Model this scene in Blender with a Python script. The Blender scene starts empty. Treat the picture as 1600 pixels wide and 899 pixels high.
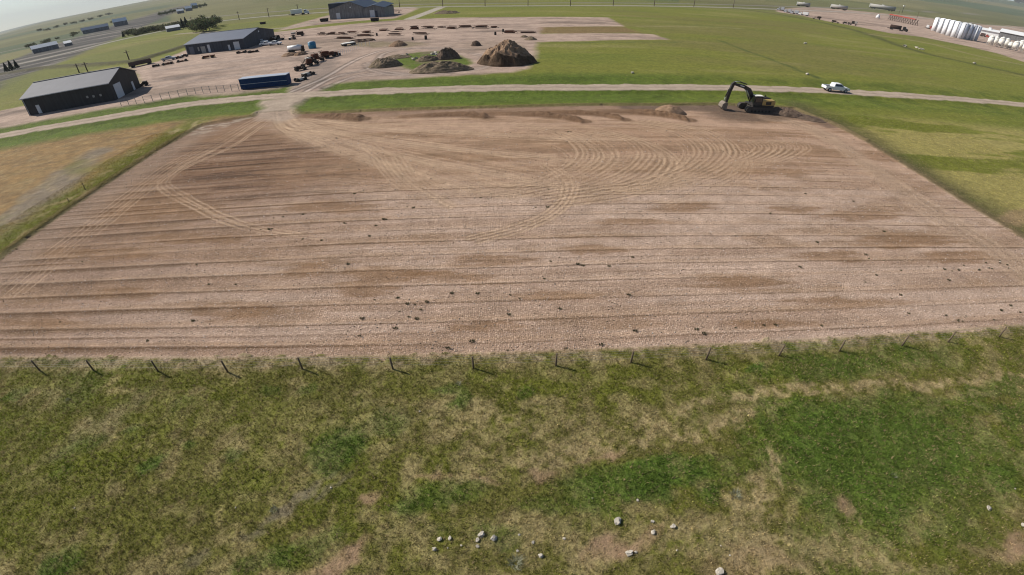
import bpy, math, random
import numpy as np
from mathutils import Matrix, Vector

# ---------------------------------------------------------------- camera, world, sun
S = bpy.context.scene
H = 19.5                                                  # camera height above the lot (m)
F_, K1, K2, PITCH, ROLL, YAW = 0.8795, -0.25217, 0.085835, 0.647965, -0.0097143, 0.0298336

def _rot(v, a):
    c, s = math.cos(a), math.sin(a)
    return (v[0]*c - v[1]*s, v[0]*s + v[1]*c, v[2])
cr, sr, cp, sp = math.cos(ROLL), math.sin(ROLL), math.cos(PITCH), math.sin(PITCH)
RIGHT = Vector(_rot((cr, sr*sp, sr*cp), -YAW))
UP = Vector(_rot((-sr, cr*sp, cr*cp), -YAW))
BACK = -Vector(_rot((0, cp, -sp), -YAW))
cam_d = bpy.data.cameras.new('camera')
cam = bpy.data.objects.new('camera', cam_d)
S.collection.objects.link(cam)
cam.matrix_world = Matrix(((RIGHT.x, UP.x, BACK.x, 0), (RIGHT.y, UP.y, BACK.y, 0), (RIGHT.z, UP.z, BACK.z, H), (0, 0, 0, 1)))
cam_d.type = 'PANO'
cam_d.panorama_type = 'FISHEYE_LENS_POLYNOMIAL'           # a drone's wide lens: the straight lines bow a little
cam_d.sensor_fit = 'HORIZONTAL'
cam_d.sensor_width = 36.0
cam_d.sensor_height = 36.0*575/1024
cam_d.fisheye_fov = math.radians(180)
cam_d.fisheye_polynomial_k0 = 0.0
cam_d.fisheye_polynomial_k1 = -1/F_/18.0
cam_d.fisheye_polynomial_k2 = 0.0
cam_d.fisheye_polynomial_k3 = -K1/F_/18.0**3
cam_d.fisheye_polynomial_k4 = -K2/F_/18.0**4
cam_d.clip_start = 0.1
cam_d.clip_end = 30000
S.camera = cam

SUN_AZ = math.radians(155.8)                              # direction the sun stands in, from +X
SUN_EL = math.radians(38)
W = bpy.data.worlds.new('World'); S.world = W; W.use_nodes = True
nt = W.node_tree; nt.nodes.clear()
wo = nt.nodes.new('ShaderNodeOutputWorld'); bg = nt.nodes.new('ShaderNodeBackground'); sk = nt.nodes.new('ShaderNodeTexSky')
sk.sky_type = 'NISHITA'; sk.sun_disc = False; sk.sun_elevation = SUN_EL; sk.sun_rotation = math.pi/2 - SUN_AZ
sk.air_density = 1.0; sk.dust_density = 0.6; sk.ozone_density = 1.0
bg.inputs['Strength'].default_value = 0.068
tc_ = nt.nodes.new('ShaderNodeTexCoord'); ad_ = nt.nodes.new('ShaderNodeVectorMath'); ad_.operation = 'ADD'; ad_.inputs[1].default_value = (0, 0, 0.05)   # the sky reaches a little under the true horizon
nt.links.new(tc_.outputs['Generated'], ad_.inputs[0]); nt.links.new(ad_.outputs[0], sk.inputs['Vector'])
nt.links.new(sk.outputs[0], bg.inputs[0]); nt.links.new(bg.outputs[0], wo.inputs[0])
sun_d = bpy.data.lights.new('sun', 'SUN'); sun_d.energy = 4.6; sun_d.angle = math.radians(0.6); sun_d.color = (1, 0.93, 0.82)
sun = bpy.data.objects.new('sun', sun_d); S.collection.objects.link(sun)
sd = Vector((math.cos(SUN_AZ)*math.cos(SUN_EL), math.sin(SUN_AZ)*math.cos(SUN_EL), math.sin(SUN_EL)))
sun.rotation_euler = sd.to_track_quat('Z', 'Y').to_euler()
sun.location = (0, 0, 60)
S.view_settings.view_transform = 'Standard'; S.view_settings.look = 'None'; S.view_settings.gamma = 1
S.view_settings.use_curve_mapping = False
S.view_settings.exposure = 0.34
S.cycles.filter_width = 1.1
HAZE = 8e-5

# ---------------------------------------------------------------- pixel of the photograph -> point on the ground
def at_n(P, z=0.0):
    P = np.asarray(P, float).reshape(-1, 2)
    x = (P[:, 0]-800)/800; y = -(P[:, 1]-449.5)/800
    x, y = cr*x - sr*y, sr*x + cr*y
    r = np.hypot(x, y)+1e-12; th = r/F_*(1+K1*r*r+K2*r**3)
    dx, dy, dz = np.sin(th)*x/r, np.sin(th)*y/r, np.cos(th)
    wx, wy, wz = dx, dz*cp+dy*sp, -dz*sp+dy*cp
    c, s = math.cos(-YAW), math.sin(-YAW)
    wx, wy = wx*c-wy*s, wx*s+wy*c
    t = (H-z)/np.maximum(-wz, 0.004)
    return np.stack([wx*t, wy*t], 1)
def at(px, py, z=0.0):
    a = at_n([(px, py)], z)[0]
    return float(a[0]), float(a[1])

# ---------------------------------------------------------------- numpy noise
def _hash(ix, iy, seed):
    n = (ix.astype(np.int64)*374761393 + iy.astype(np.int64)*668265263 + seed*1442695041) & 0x7fffffff
    n = ((n ^ (n >> 13))*1274126177) & 0x7fffffff
    n = ((n ^ (n >> 16))*2246822519) & 0x7fffffff
    return ((n >> 7) & 0xffff)/65535.0
def vnoise(x, y, seed=0):
    fx, fy = np.floor(x), np.floor(y); u, v = x-fx, y-fy
    u = u*u*(3-2*u); v = v*v*(3-2*v)
    a = _hash(fx, fy, seed); b = _hash(fx+1, fy, seed); c = _hash(fx, fy+1, seed); d = _hash(fx+1, fy+1, seed)
    return a+(b-a)*u+(c-a)*v+(a-b-c+d)*u*v
def fbm(x, y, o=4, seed=0, g=0.55):
    s = 0; a = 1; t = 0
    for i in range(o):
        s = s + a*vnoise(x*2**i+17.3*i, y*2**i-9.1*i, seed+i*31); t += a; a *= g
    return s/t
def sstep(a, b, x):
    t = np.clip((x-a)/(b-a), 0, 1); return t*t*(3-2*t)

def seg_dist(x, y, P, pad, closed=False, width=None):
    """distance to a polyline, only near it"""
    d = np.full(x.shape, 1e6)
    P = np.asarray(P, float); n = len(P)
    m = (x > P[:, 0].min()-pad) & (x < P[:, 0].max()+pad) & (y > P[:, 1].min()-pad) & (y < P[:, 1].max()+pad)
    if not m.any(): return d
    X, Y = x[m], y[m]; D = np.full(X.shape, 1e12)
    for i in range(n if closed else n-1):
        a, b = P[i], P[(i+1) % n]; e = b-a; L = e@e+1e-12
        t = np.clip(((X-a[0])*e[0]+(Y-a[1])*e[1])/L, 0, 1)
        D = np.minimum(D, (X-a[0]-t*e[0])**2+(Y-a[1]-t*e[1])**2)
    d[m] = np.sqrt(D)
    return d
def inside(x, y, P):
    c = np.zeros(x.shape, bool); n = len(P)
    for i in range(n):
        (x1, y1), (x2, y2) = P[i], P[(i+1) % n]
        if y1 == y2: continue
        k = ((y1 > y) != (y2 > y)) & (x < (x2-x1)*(y-y1)/(y2-y1)+x1)
        c ^= k
    return c
def pmask(x, y, P, soft=1.0, pad=20.0):
    """1 inside the polygon, 0 outside, a soft edge"""
    d = seg_dist(x, y, P, pad, closed=True)
    s = np.where(inside(x, y, P), d, -d)
    return np.clip(0.5+s/(2*soft), 0, 1)
def smooth(P, k=6):
    """Catmull-Rom through the points"""
    P = np.asarray(P, float); Q = np.vstack([2*P[0]-P[1], P, 2*P[-1]-P[-2]]); out = []
    for i in range(1, len(Q)-2):
        for t in np.arange(k)/k:
            out.append(0.5*((2*Q[i])+(Q[i+1]-Q[i-1])*t+(2*Q[i-1]-5*Q[i]+4*Q[i+1]-Q[i+2])*t*t+(-Q[i-1]+3*Q[i]-3*Q[i+1]+Q[i+2])*t**3))
    out.append(P[-1]); return np.array(out)
def px(*pts): return at_n(pts)

# ---------------------------------------------------------------- plan of the place
LX0, LX1, LY0 = -50.3, 54.4, 19.25
LOT = np.vstack([[(LX0-.3, LY0), (LX1, LY0)], px((1600, 373), (1499, 312), (1418, 261), (1350, 220), (1296, 192), (1262, 180), (1240, 170), (1200, 167), (1125, 164), (1040, 165), (930, 165), (800, 168), (720, 170),
                 (560, 175), (505, 178), (462, 179), (452, 172), (405, 176), (398, 182), (360, 188), (317, 196), (253, 231), (202, 265), (101, 332), (0, 405))])
ROAD_L = smooth(px((-60, 226), (0, 213), (100, 195), (190, 180), (290, 164), (400, 153), (500, 147), (640, 141), (800, 137.5), (960, 136.7), (1100, 137), (1226, 139.5), (1340, 145), (1470, 153), (1600, 164), (1660, 171)))
ENTRY = px((408, 158), (490, 149), (470, 160), (458, 168), (462, 182), (440, 190), (405, 186), (398, 178), (412, 170), (405, 163))
YARD = px((-80, 215), (0, 200), (100, 182), (160, 171), (215, 163), (290, 150), (345, 148), (420, 140), (455, 133), (448, 143), (455, 149), (490, 148), (520, 131), (560, 127), (640, 123), (740, 117), (800, 113), (826, 108), (834, 97), (838, 85), (838, 66),
          (900, 64.5), (1045, 62), (1020, 54), (1000, 52.5), (845, 53), (850, 43), (975, 41.5), (950, 27.5), (800, 27), (690, 28.5), (620, 32), (560, 37), (480, 45), (407, 53), (385, 60),
          (290, 79), (245, 97), (200, 106), (215, 118), (218, 130), (170, 112), (40, 165), (-30, 180), (-80, 190))
APRON = px((432, 49), (455, 40), (513, 24), (540, 15), (640, 11), (655, 13), (635, 22), (616, 29), (560, 33), (480, 41))
PALE_TRACK = px((640, 30), (665, 21), (692, 10.5))
ISLAND = px((596, 97), (615, 88), (655, 82), (700, 80), (725, 90), (738, 98), (725, 108), (690, 113), (650, 110), (622, 103))
YARD_R = px((1212, 15), (1262, 11), (1320, 16), (1380, 22), (1440, 28), (1500, 38), (1600, 48), (1700, 66), (1700, 125), (1600, 97), (1560, 84), (1500, 70), (1440, 58), (1390, 52), (1340, 42), (1290, 33), (1250, 24), (1215, 19))
LEFT_FIELD = px((-200, 262), (0, 228), (60, 218), (190, 200), (300, 186), (368, 180), (390, 182), (350, 193), (300, 206), (240, 236), (190, 265), (90, 332), (-20, 402), (-200, 480))
HWYS = [smooth(px(*p)) for p in (
    ((-60, 122), (100, 84), (190, 62), (300, 40), (372, 30), (513, 19), (620, 12.5), (800, 9.5), (960, 9), (1100, 11), (1230, 15.5), (1330, 20), (1440, 29.5), (1560, 44), (1700, 66)),
    ((-60, 96), (100, 62), (190, 47), (300, 30), (372, 23), (513, 13), (620, 8.0), (800, 5.2), (960, 4.8), (1100, 6.8), (1230, 10.5), (1330, 14), (1440, 22), (1560, 35), (1700, 54)))]

TRACKS = []          # (world polyline, half width, strength)
def track(pts, hw=0.22, s=1.0, dup=0.0):
    P = smooth(at_n(pts))
    TRACKS.append((P, hw, s))
    if dup:
        T = np.gradient(P, axis=0); T /= np.linalg.norm(T, axis=1)[:, None]+1e-9
        TRACKS.append((P+np.stack([-T[:, 1], T[:, 0]], 1)*dup, hw, s))
rt = random.Random(4)
for ax_, ay, s_ in ((901, 236, 1), (917, 238, .7), (934, 240, 1), (955, 240, 1), (996, 238, 1), (1014, 240, .8), (1030, 246, 1), (1037, 250, 1), (1050, 250, 1), (1058, 256, .9),
                   (1068, 236, .7), (1084, 234, 1), (1100, 234, .7), (1110, 234, 1), (1122, 233, .8), (1132, 233, 1), (1141, 234, .9), (1149, 236, .9), (1170, 236, .45)):
    k = 1.0 if ax_ < 1030 else 1.15
    track([(ax_-105*k, ay-44), (ax_-48, ay-32), (ax_-16, ay-18), (ax_, ay), (ax_-10, ay+17), (ax_-38, ay+34), (ax_-85*k, ay+50), (ax_-160*k, ay+62)], 0.17, 1.0*s_, 0.75 if ax_ % 2 else 0.6)
for P_, w_ in ((((436, 176), (470, 205), (540, 235), (640, 264), (740, 296), (800, 306)), 1.1), (((440, 180), (500, 208), (620, 240), (760, 268), (880, 292)), 1.0), (((445, 184), (540, 208), (700, 230), (860, 246)), .9),
               (((445, 180), (600, 200), (800, 212), (960, 218)), .8), (((560, 225), (600, 255), (640, 285), (700, 320)), .7), (((432, 170), (436, 186), (455, 205), (500, 225)), 1.6)):
    track(P_, w_, 1.0); track(P_, .16, .9, .5); track([(a_+5, b_+4) for a_, b_ in P_], .16, .8, 1.9)
for i in range(20):                                      # fainter, older loops crossing the fresh ones
    ax_, ay, k = rt.uniform(880, 1165), rt.uniform(226, 262), rt.uniform(.6, 1.3)
    track([(ax_-95*k, ay-40*k), (ax_-44*k, ay-28*k), (ax_-12*k, ay-14*k), (ax_, ay), (ax_-14*k, ay+18*k), (ax_-50*k, ay+34*k), (ax_-110*k, ay+46*k)], .12, rt.uniform(.25, .55), rt.choice((.5, 1.7, 0)))
for i in range(14):                                      # long straight passes across the graded middle
    x0_, y0_ = rt.uniform(460, 800), rt.uniform(192, 300); L_ = rt.uniform(120, 420); track([(x0_, y0_), (x0_+L_*.5, y0_+rt.uniform(-6, 14)), (x0_+L_, y0_+rt.uniform(-12, 18))], .14, rt.uniform(.25, .5), rt.choice((.5, 1.8)))
for i in range(8):
    ax_ = 1176+i*11.5
    track([(ax_-22, 221), (ax_-2, 224), (ax_+3, 231), (ax_-8, 240), (ax_-32, 249), (ax_-75, 258)], 0.15, 0.75, 0.6)
track([(845, 258), (868, 274), (878, 292), (870, 314), (838, 338), (790, 354), (730, 368)], 0.14, 1.2, 0.45)
track([(868, 262), (888, 276), (895, 290), (888, 312), (860, 337), (810, 358), (745, 374)], 0.14, 1.2, 0.45)
track([(1165, 240), (1168, 258), (1150, 275), (1110, 292), (1040, 318)], 0.15, 0.5, 0.5)
track([(1205, 222), (1232, 232), (1238, 246), (1215, 262), (1150, 290)], 0.15, 0.35, 1.6)
track([(420, 178), (380, 205), (345, 226), (290, 255), (252, 280), (246, 292), (262, 306), (310, 330), (355, 350), (420, 364), (500, 373)], 0.11, 1.2, 0.5)
track([(430, 182), (400, 205), (360, 230), (290, 262), (270, 277), (268, 287), (290, 302), (330, 324), (385, 346), (470, 363)], 0.11, 1.2, -0.5)
for o_ in (0, 22, 40):
    track([(402+o_*.3, 182), (320+o_*.5, 226), (250+o_*.6, 262), (130+o_*.8, 350), (40+o_, 415), (-20+o_, 462)], 0.10, 0.8, 0.8)
for j, e in enumerate([((470, 215), (530, 237), (600, 260), (680, 288), (760, 303)), ((480, 214), (560, 238), (650, 268), (740, 298), (840, 305)), ((500, 216), (600, 236), (700, 262), (800, 290)),
                       ((500, 205), (620, 224), (740, 246), (850, 268)), ((520, 204), (660, 214), (800, 222), (880, 222)), ((520, 198), (680, 203), (820, 206), (960, 208)),
                       ((540, 208), (700, 230), (840, 240), (900, 252)), ((500, 196), (700, 192), (900, 194), (1050, 204))]):
    track([(430, 160), (432, 180), (448, 200)]+list(e), 0.3, 0.45, 2.3 if j % 2 else 0)
    track([(424, 160), (428, 184), (444, 206)]+[(a-6, b+3) for a, b in e], 0.16, 0.5, 0.4)
for dx in (0, 14, 30, 44):
    track([(582+dx, 243), (592+dx, 262), (606+dx, 280), (622+dx, 294)], 0.13, 0.7, 0.4)
for o_ in (0, 9, -9, 17):
    track([(1185, 178+o_*.3), (1250, 194+o_*.4), (1300, 218+o_*.5), (1370, 268+o_*.8), (1450, 322+o_), (1560, 392+o_*1.3), (1640, 450+o_)], 0.45, 0.4, 0)
YTR = []
def ytrack(pts, hw=0.5, s=1.0, dup=1.9):
    P = smooth(at_n(pts)); YTR.append((P, hw, s))
    if dup: YTR.append((P+np.array([0.3, dup]), hw, s))
ytrack([(440, 150), (500, 125), (540, 102), (570, 88), (610, 78), (700, 75)])
ytrack([(470, 148), (520, 122), (575, 108), (590, 92), (600, 84), (640, 77), (740, 78)])
ytrack([(500, 140), (560, 120), (640, 116), (720, 112), (765, 103), (760, 90), (735, 84)])
ytrack([(230, 130), (300, 118), (380, 104), (460, 92)]); ytrack([(220, 140), (300, 128), (420, 112)]); ytrack([(240, 112), (330, 100), (450, 88), (520, 80)])
ytrack([(570, 100), (585, 112), (640, 119), (700, 117)])

# ridges of pushed-up earth along the far edge of the lot
RIDGES = [(smooth(px((462, 179), (480, 181), (520, 182.5), (570, 185))), 0.55, 0.7), (smooth(px((630, 181), (680, 179.5), (730, 179.5), (765, 182))), 0.5, 0.55),
          (smooth(px((760, 176), (820, 178), (870, 181.5), (915, 188.5))), 0.5, 0.65), (smooth(px((830, 174.5), (890, 175.5), (940, 179), (978, 186))), 0.45, 0.55),
          (smooth(px((940, 173), (1000, 175), (1040, 180), (1078, 187))), 0.55, 0.7)]

# patches: (px, py, rx, ry, angle deg in the picture, kind, strength)
PATCH = [
 (535, 700, 45, 26, -30, 'lush', 1), (605, 655, 28, 26, -20, 'lush', .8), (700, 613, 22, 9, 0, 'lush', .8), (716, 633, 16, 11, 0, 'lush', .9), (820, 612, 14, 10, 0, 'lush', .8), (368, 718, 20, 14, -30, 'lush', .9),
 (230, 728, 30, 10, -30, 'lush', .9), (215, 674, 22, 12, -25, 'lush', .7), (130, 705, 45, 14, -30, 'lush', .6), (67, 672, 16, 9, -10, 'lush', .7), (25, 612, 28, 9, -30, 'lush', .7), (105, 740, 18, 12, -30, 'lush', .7),
 (110, 868, 35, 20, -30, 'lush', .9), (100, 745, 20, 12, -30, 'lush', .6), (290, 625, 18, 10, -10, 'lush', .5), (300, 692, 14, 8, 0, 'lush', .6), (480, 603, 16, 10, 0, 'lush', .7), (425, 605, 14, 9, 0, 'lush', .6),
 (1040, 742, 80, 22, -8, 'lush', 1), (960, 755, 80, 20, -5, 'lush', .9), (1010, 765, 45, 22, 5, 'lush', .9), (860, 790, 70, 20, 0, 'lush', .5), (1110, 780, 15, 18, 0, 'lush', .9), (690, 775, 75, 28, -12, 'lush', .7), (640, 800, 40, 16, 0, 'lush', .6),
 (930, 790, 40, 20, 0, 'lush', .5), (480, 850, 70, 20, -25, 'lush', .5), (400, 880, 60, 20, -25, 'lush', .5), (770, 850, 30, 18, 0, 'lush', .7), (1150, 720, 60, 30, -30, 'lush', .5),
 (1350, 700, 160, 70, 5, 'lush', .8), (1270, 690, 60, 40, 0, 'lush', .7), (1430, 730, 170, 90, 0, 'lush', .55), (1340, 790, 110, 50, 20, 'lush', .6), (1400, 640, 150, 30, -4, 'lush', .7), (1560, 600, 60, 14, -12, 'lush', .7),
 (1500, 840, 60, 30, 0, 'lush', .35), (1575, 750, 25, 18, 30, 'lush', .7), (1280, 575, 90, 20, -6, 'lush', .6), (1178, 571, 11, 7, 0, 'lush', .9), (1380, 560, 100, 22, -6, 'lush', .55), (1590, 640, 24, 35, 20, 'lush', .7),
 (1120, 632, 90, 9, -8, 'straw', .7), (1200, 622, 60, 8, -8, 'straw', .7), (1280, 606, 80, 7, -4, 'straw', .95), (1400, 597, 80, 6, -3, 'straw', .85), (1520, 588, 90, 6, -3, 'straw', .8), (1170, 657, 60, 8, -14, 'straw', .8),
 (1090, 680, 50, 9, -16, 'straw', .8), (1010, 660, 90, 18, -5, 'straw', .6), (800, 670, 120, 40, 0, 'straw', .45), (930, 705, 110, 16, -12, 'straw', .7), (740, 720, 90, 25, -5, 'straw', .45), (1500, 612, 60, 6, -6, 'straw', .4),
 (830, 575, 60, 8, 0, 'straw', .2), (190, 572, 160, 5, 0, 'straw', .5), (420, 568, 100, 5, 0, 'straw', .5), (60, 600, 60, 20, 0, 'straw', .25), (560, 640, 140, 40, 0, 'straw', .3), (420, 700, 100, 50, 0, 'straw', .25), (200, 650, 80, 20, -20, 'straw', .3),
 (1195, 775, 16, 50, -25, 'straw', .7), (1180, 790, 40, 22, 0, 'straw', .6), (1210, 740, 8, 40, -30, 'straw', .8), (1316, 795, 9, 22, -15, 'dirt', .9), (1330, 815, 22, 8, 60, 'straw', .7), (1395, 853, 18, 4, 45, 'straw', .9),
 (1100, 840, 120, 30, 0, 'straw', .5), (1250, 870, 120, 30, 0, 'straw', .55), (1380, 885, 60, 15, 0, 'straw', .5), (840, 850, 140, 35, 0, 'straw', .35), (580, 780, 18, 9, -20, 'dirt', .9), (680, 735, 18, 7, 0, 'dirt', .6), (760, 748, 22, 7, 30, 'dirt', .6),
 (850, 740, 26, 9, 0, 'dirt', .7), (940, 716, 25, 8, -20, 'dirt', .7), (540, 868, 50, 16, -30, 'dirt', .9), (500, 890, 60, 14, -20, 'dirt', .6), (460, 775, 70, 7, -34, 'grey', .8), (390, 825, 25, 7, -20, 'grey', .7), (300, 880, 26, 10, -30, 'grey', .6),
 (520, 755, 40, 6, -34, 'grey', .6), (960, 850, 45, 16, -10, 'dirt', .85), (1005, 830, 28, 12, -20, 'dirt', .6), (940, 865, 30, 18, 0, 'dirt', .6), (1160, 880, 90, 20, 0, 'dirt', .4), (1590, 850, 30, 20, 0, 'dirt', .8), (1540, 862, 40, 10, 0, 'dirt', .4),
 (60, 590, 60, 14, 0, 'olive', .6), (60, 780, 110, 60, -30, 'olive', .7), (30, 690, 70, 50, -30, 'olive', .7), (190, 700, 90, 12, -30, 'olive', .9), (330, 640, 160, 25, -5, 'olive', .5), (480, 640, 90, 30, 0, 'olive', .4), (20, 840, 40, 40, 0, 'olive', .5), (1100, 600, 70, 25, 0, 'olive', .4),
 (160, 660, 90, 18, -35, 'grey', .25), (680, 590, 120, 20, 0, 'olive', .3), (900, 600, 100, 18, 0, 'olive', .4), (400, 740, 70, 25, -20, 'olive', .4), (250, 800, 120, 40, -25, 'olive', .3),
]
WET = [(600, 425, 55, 11), (475, 420, 40, 9), (1070, 322, 45, 7), (1240, 325, 35, 6), (1345, 336, 60, 8), (1160, 440, 70, 13), (370, 488, 60, 14), (200, 458, 50, 11), (570, 452, 40, 12), (760, 405, 80, 9), (930, 388, 60, 7),
       (1420, 375, 70, 12), (1300, 400, 50, 9), (880, 460, 60, 9), (760, 510, 50, 6), (1330, 470, 80, 8), (1210, 505, 60, 7), (540, 258, 120, 10), (400, 220, 90, 14), (330, 262, 90, 14), (280, 320, 60, 20), (470, 270, 90, 8), (520, 322, 70, 9),
       (1060, 262, 60, 6), (730, 245, 90, 8), (640, 210, 130, 5), (200, 330, 50, 22), (140, 395, 80, 8), (300, 372, 80, 8), (700, 430, 60, 7), (1500, 400, 60, 9), (1200, 268, 60, 5), (980, 262, 70, 6), (880, 222, 90, 5), (60, 500, 60, 9), (1000, 345, 60, 5)]

C = lambda *a: np.array(a, float)
COL = dict(pasture=C(.116, .112, .028), olive=C(.108, .120, .016), lush=C(.070, .112, .018), straw=C(.30, .24, .125), dirt=C(.27, .18, .115), grey=C(.15, .125, .088),
           prairie=C(.140, .148, .026), verge=C(.080, .116, .016), lot=C(.37, .25, .175), moist_shade=C(.165, .093, .047), gravel=C(.32, .24, .18), yard=C(.37, .275, .22), dry=C(.235, .148, .062))

def ellipse(x, y, cx, cy, rx, ry, ang=0.0, hard=0.5):
    """an ellipse given in the picture, laid on the ground as the quadrilateral of its axes"""
    a = math.radians(ang); ca, sa = math.cos(a), math.sin(a)
    c0, ex, ey = at_n([(cx, cy), (cx+rx*ca, cy+rx*sa), (cx-ry*sa, cy+ry*ca)])
    ex, ey = ex-c0, ey-c0
    det = ex[0]*ey[1]-ex[1]*ey[0]
    u = ((x-c0[0])*ey[1]-(y-c0[1])*ey[0])/det; v = ((y-c0[1])*ex[0]-(x-c0[0])*ex[1])/det
    return u*u+v*v

def paint(x, y):
    """albedo (n,3), height, weights (grass, stony) and surface index at points of the plan"""
    n = len(x)
    r = np.hypot(x, y)
    wx_ = x+1.6*(fbm(x*.35, y*.35, 3, 5)-.5)+.5*(fbm(x*2.1, y*2.1, 2, 6)-.5); wy_ = y+1.6*(fbm(x*.35, y*.35, 3, 7)-.5)+.5*(fbm(x*2.1, y*2.1, 2, 8)-.5)
    big = fbm(x*.03, y*.03, 4, 1); mid = fbm(x*.25, y*.25, 4, 2); fin = fbm(x*1.7, y*1.7, 3, 3)
    col = np.empty((n, 3)); col[:] = COL['prairie']
    def mix(c, m):
        nonlocal col
        if isinstance(c, str): c = COL[c]
        m = np.clip(m, 0, 1)[:, None]; col = col*(1-m)+c*m
    st = fbm(x*.03+y*.012, y*.12, 4, 9)
    mix('straw', sstep(.55, .8, st)*.25); mix('verge', sstep(.5, .75, 1-st)*.35)
    mix(C(.13, .105, .045), sstep(.5, .72, fbm(x*.012, y*.03, 4, 77))*.4*sstep(80, 130, y))
    z = np.zeros(n); stony = np.zeros(n); grass = np.ones(n); surf = np.zeros(n, int)
    # ---- distant fields
    azi = np.degrees(np.arctan2(x, y)); far = sstep(330, 520, r)
    fr = np.log(np.maximum(r, 10)/300.)/np.log(1.35); q = np.floor(fr+.25*np.sin(azi*.05)+big*.3); q2 = np.floor(azi/11.+vnoise(q*3.7, q*1.1, 71)*4)
    h = _hash(q, q2, 72)
    fc = C(.10, .105, .042)[None]*(1-h[:, None])+C(.155, .14, .066)[None]*h[:, None]; fc = np.where((h > .72)[:, None], C(.062, .085, .042)[None]*np.ones((n, 1)), fc)
    fc *= (.62+.76*fbm(x*.005, y*.009, 5, 73))[:, None]
    mix(fc, far*sstep(-1, 1, y))
    # rail yard and town ground on the far left
    e1 = ellipse(wx_, wy_, 110, 72, 190, 15, -19); m = sstep(1.5, .7, e1+.8*(big-.5))*(x < -100); mix(C(.055, .052, .055), m*.95); mix(C(.20, .18, .16), m*sstep(.58, .66, fbm((x*.77+y*.64)*.008, (y*.77-x*.64)*.09, 4, 75))*.75)
    mix(C(.03, .03, .032), m*sstep(.5, .6, fbm((x*.77+y*.64)*.06, (y*.77-x*.64)*.12, 3, 76))*.6)
    mix(C(.115, .125, .03), pmask(wx_, wy_, px((0, 152), (190, 96), (280, 72), (300, 60), (372, 46), (440, 40), (480, 33), (440, 31), (372, 38), (310, 52), (180, 78), (0, 128)), 3, 60)*.8)
    # ---- near pasture
    near = sstep(LY0+1.0, LY0-.5, y+.5*(fin-.5))
    mix('pasture', near); mix('olive', near*sstep(.45, .7, mid)*.6); mix('straw', near*sstep(.46, .66, fbm(x*1.1+3, y*1.1, 4, 12))*.5)
    mix('lush', near*sstep(.55, .72, fbm(x*.22, y*.3, 4, 13))*.35)
    nm = y < LY0+3
    if nm.any():
        X, Y = wx_[nm], wy_[nm]; sub = col[nm]; gs = grass[nm]; fn = fbm(x[nm]*1.3, y[nm]*1.3, 3, 14); fn2 = fbm(x[nm]*3.1, y[nm]*3.1, 3, 15)
        hh = np.zeros(len(X))
        for (a, b, rx, ry, ang, kind, s) in PATCH:
            e = ellipse(X, Y, a, b, rx, ry, ang)
            m = sstep(1.7, .4, e+(fn-.5)*1.5)*s*(.65+.35*sstep(.3, .6, fn2)) if kind != 'straw' else sstep(1.8, .4, e+(fn-.5)*2.0)*s*sstep(.34, .62, fn2)*1.15
            m = np.minimum(m, 1)
            sub = sub*(1-m[:, None])+COL[kind]*m[:, None]
            if kind in ('dirt', 'grey'): gs = gs*(1-m*.85)
            if kind == 'straw': gs = gs*(1-m*.3)
            if kind == 'lush': hh += m*.03
        col[nm] = sub; grass[nm] = gs; z[nm] += hh
    z += near*((mid-.5)*.25+(fin-.5)*.06)*sstep(LY0+1, LY0-2, y)
    # ---- side fields
    lf = pmask(wx_, wy_, LEFT_FIELD, .8)
    mix('dry', lf); mix(C(.17, .11, .052), lf*sstep(.45, .65, fbm(x*.3, y*.9, 4, 26))*.6); mix(C(.17, .145, .115), lf*sstep(1.6, .3, ellipse(wx_, wy_, 90, 290, 100, 22, -38)+(mid-.5)*2)*.8); mix('straw', lf*sstep(.45, .75, fbm(x*.8, y*.8, 4, 21))*.35)
    mix('olive', lf*sstep(.5, .75, fbm(x*.12, y*.12, 4, 22))*.5); mix(C(.11, .075, .045), lf*sstep(.55, .8, fbm(x*.4, y*1.2, 3, 23))*.4)
    left_edge = (x < LX0+1)&(y > 14)&(y < 78)
    bm = left_edge*sstep(5.5, .5, np.abs(x-(LX0-2.2))+2*(mid-.5))
    mix('olive', bm*.9); mix('straw', bm*sstep(.5, .7, fbm(x*.5, y*.5, 3, 25))*.7)
    rf = sstep(LX1-4, LX1+1, x)*sstep(88, 80, y)*sstep(18, 22, y)
    bands = fbm(x*.03+5, y*.17, 4, 31)+.35*(fbm(x*.25, y*.7, 4, 32)-.5)
    mix(C(.31, .255, .10), rf*sstep(.42, .58, bands+.25*(fbm(x*.12, y*1.3, 3, 33)-.5))*.62*sstep(78, 70, y)); mix('olive', rf*sstep(.5, .3, bands)*.5)
    mix(C(.075, .07, .03), rf*sstep(LX1+8, LX1+1, x+3*(mid-.5))*.85)
    mix('dirt', rf*sstep(1.4, .4, ellipse(wx_, wy_, 1590, 340, 30, 16)+(mid-.5))*.6)
    # ---- strips between the lot, the road and the yard
    dr = seg_dist(wx_, wy_, ROAD_L, 40)
    vg = sstep(15, 9, dr)*sstep(3000, 200, r)
    mix('verge', vg*(.35+.65*sstep(60, 20, x))); mix(COL['verge']*.72, vg*sstep(.45, .7, mid)*.6); z -= .35*sstep(2.2, 4.5, dr)*sstep(11, 6, dr)
    # ---- lot
    dl = seg_dist(x, y, LOT, 12, closed=True); jag = fbm(x*2.6, y*2.6, 3, 68)-.5; ins = inside(x+.8*(fin-.5)+.4*jag, y+.6*(mid-.5)+.7*(fin-.5)+.5*jag, LOT)
    sl = np.where(ins, dl, -dl)
    lot = sstep(-.3, .3, sl)
    # grazed edge, clods outside
    mix(C(.30, .235, .155), sstep(1.1, .2, np.abs(sl+.3))*(y < LY0+1)*sstep(.42, .6, fbm(x*1.8, y*2.2, 3, 69))*.75)
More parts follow.
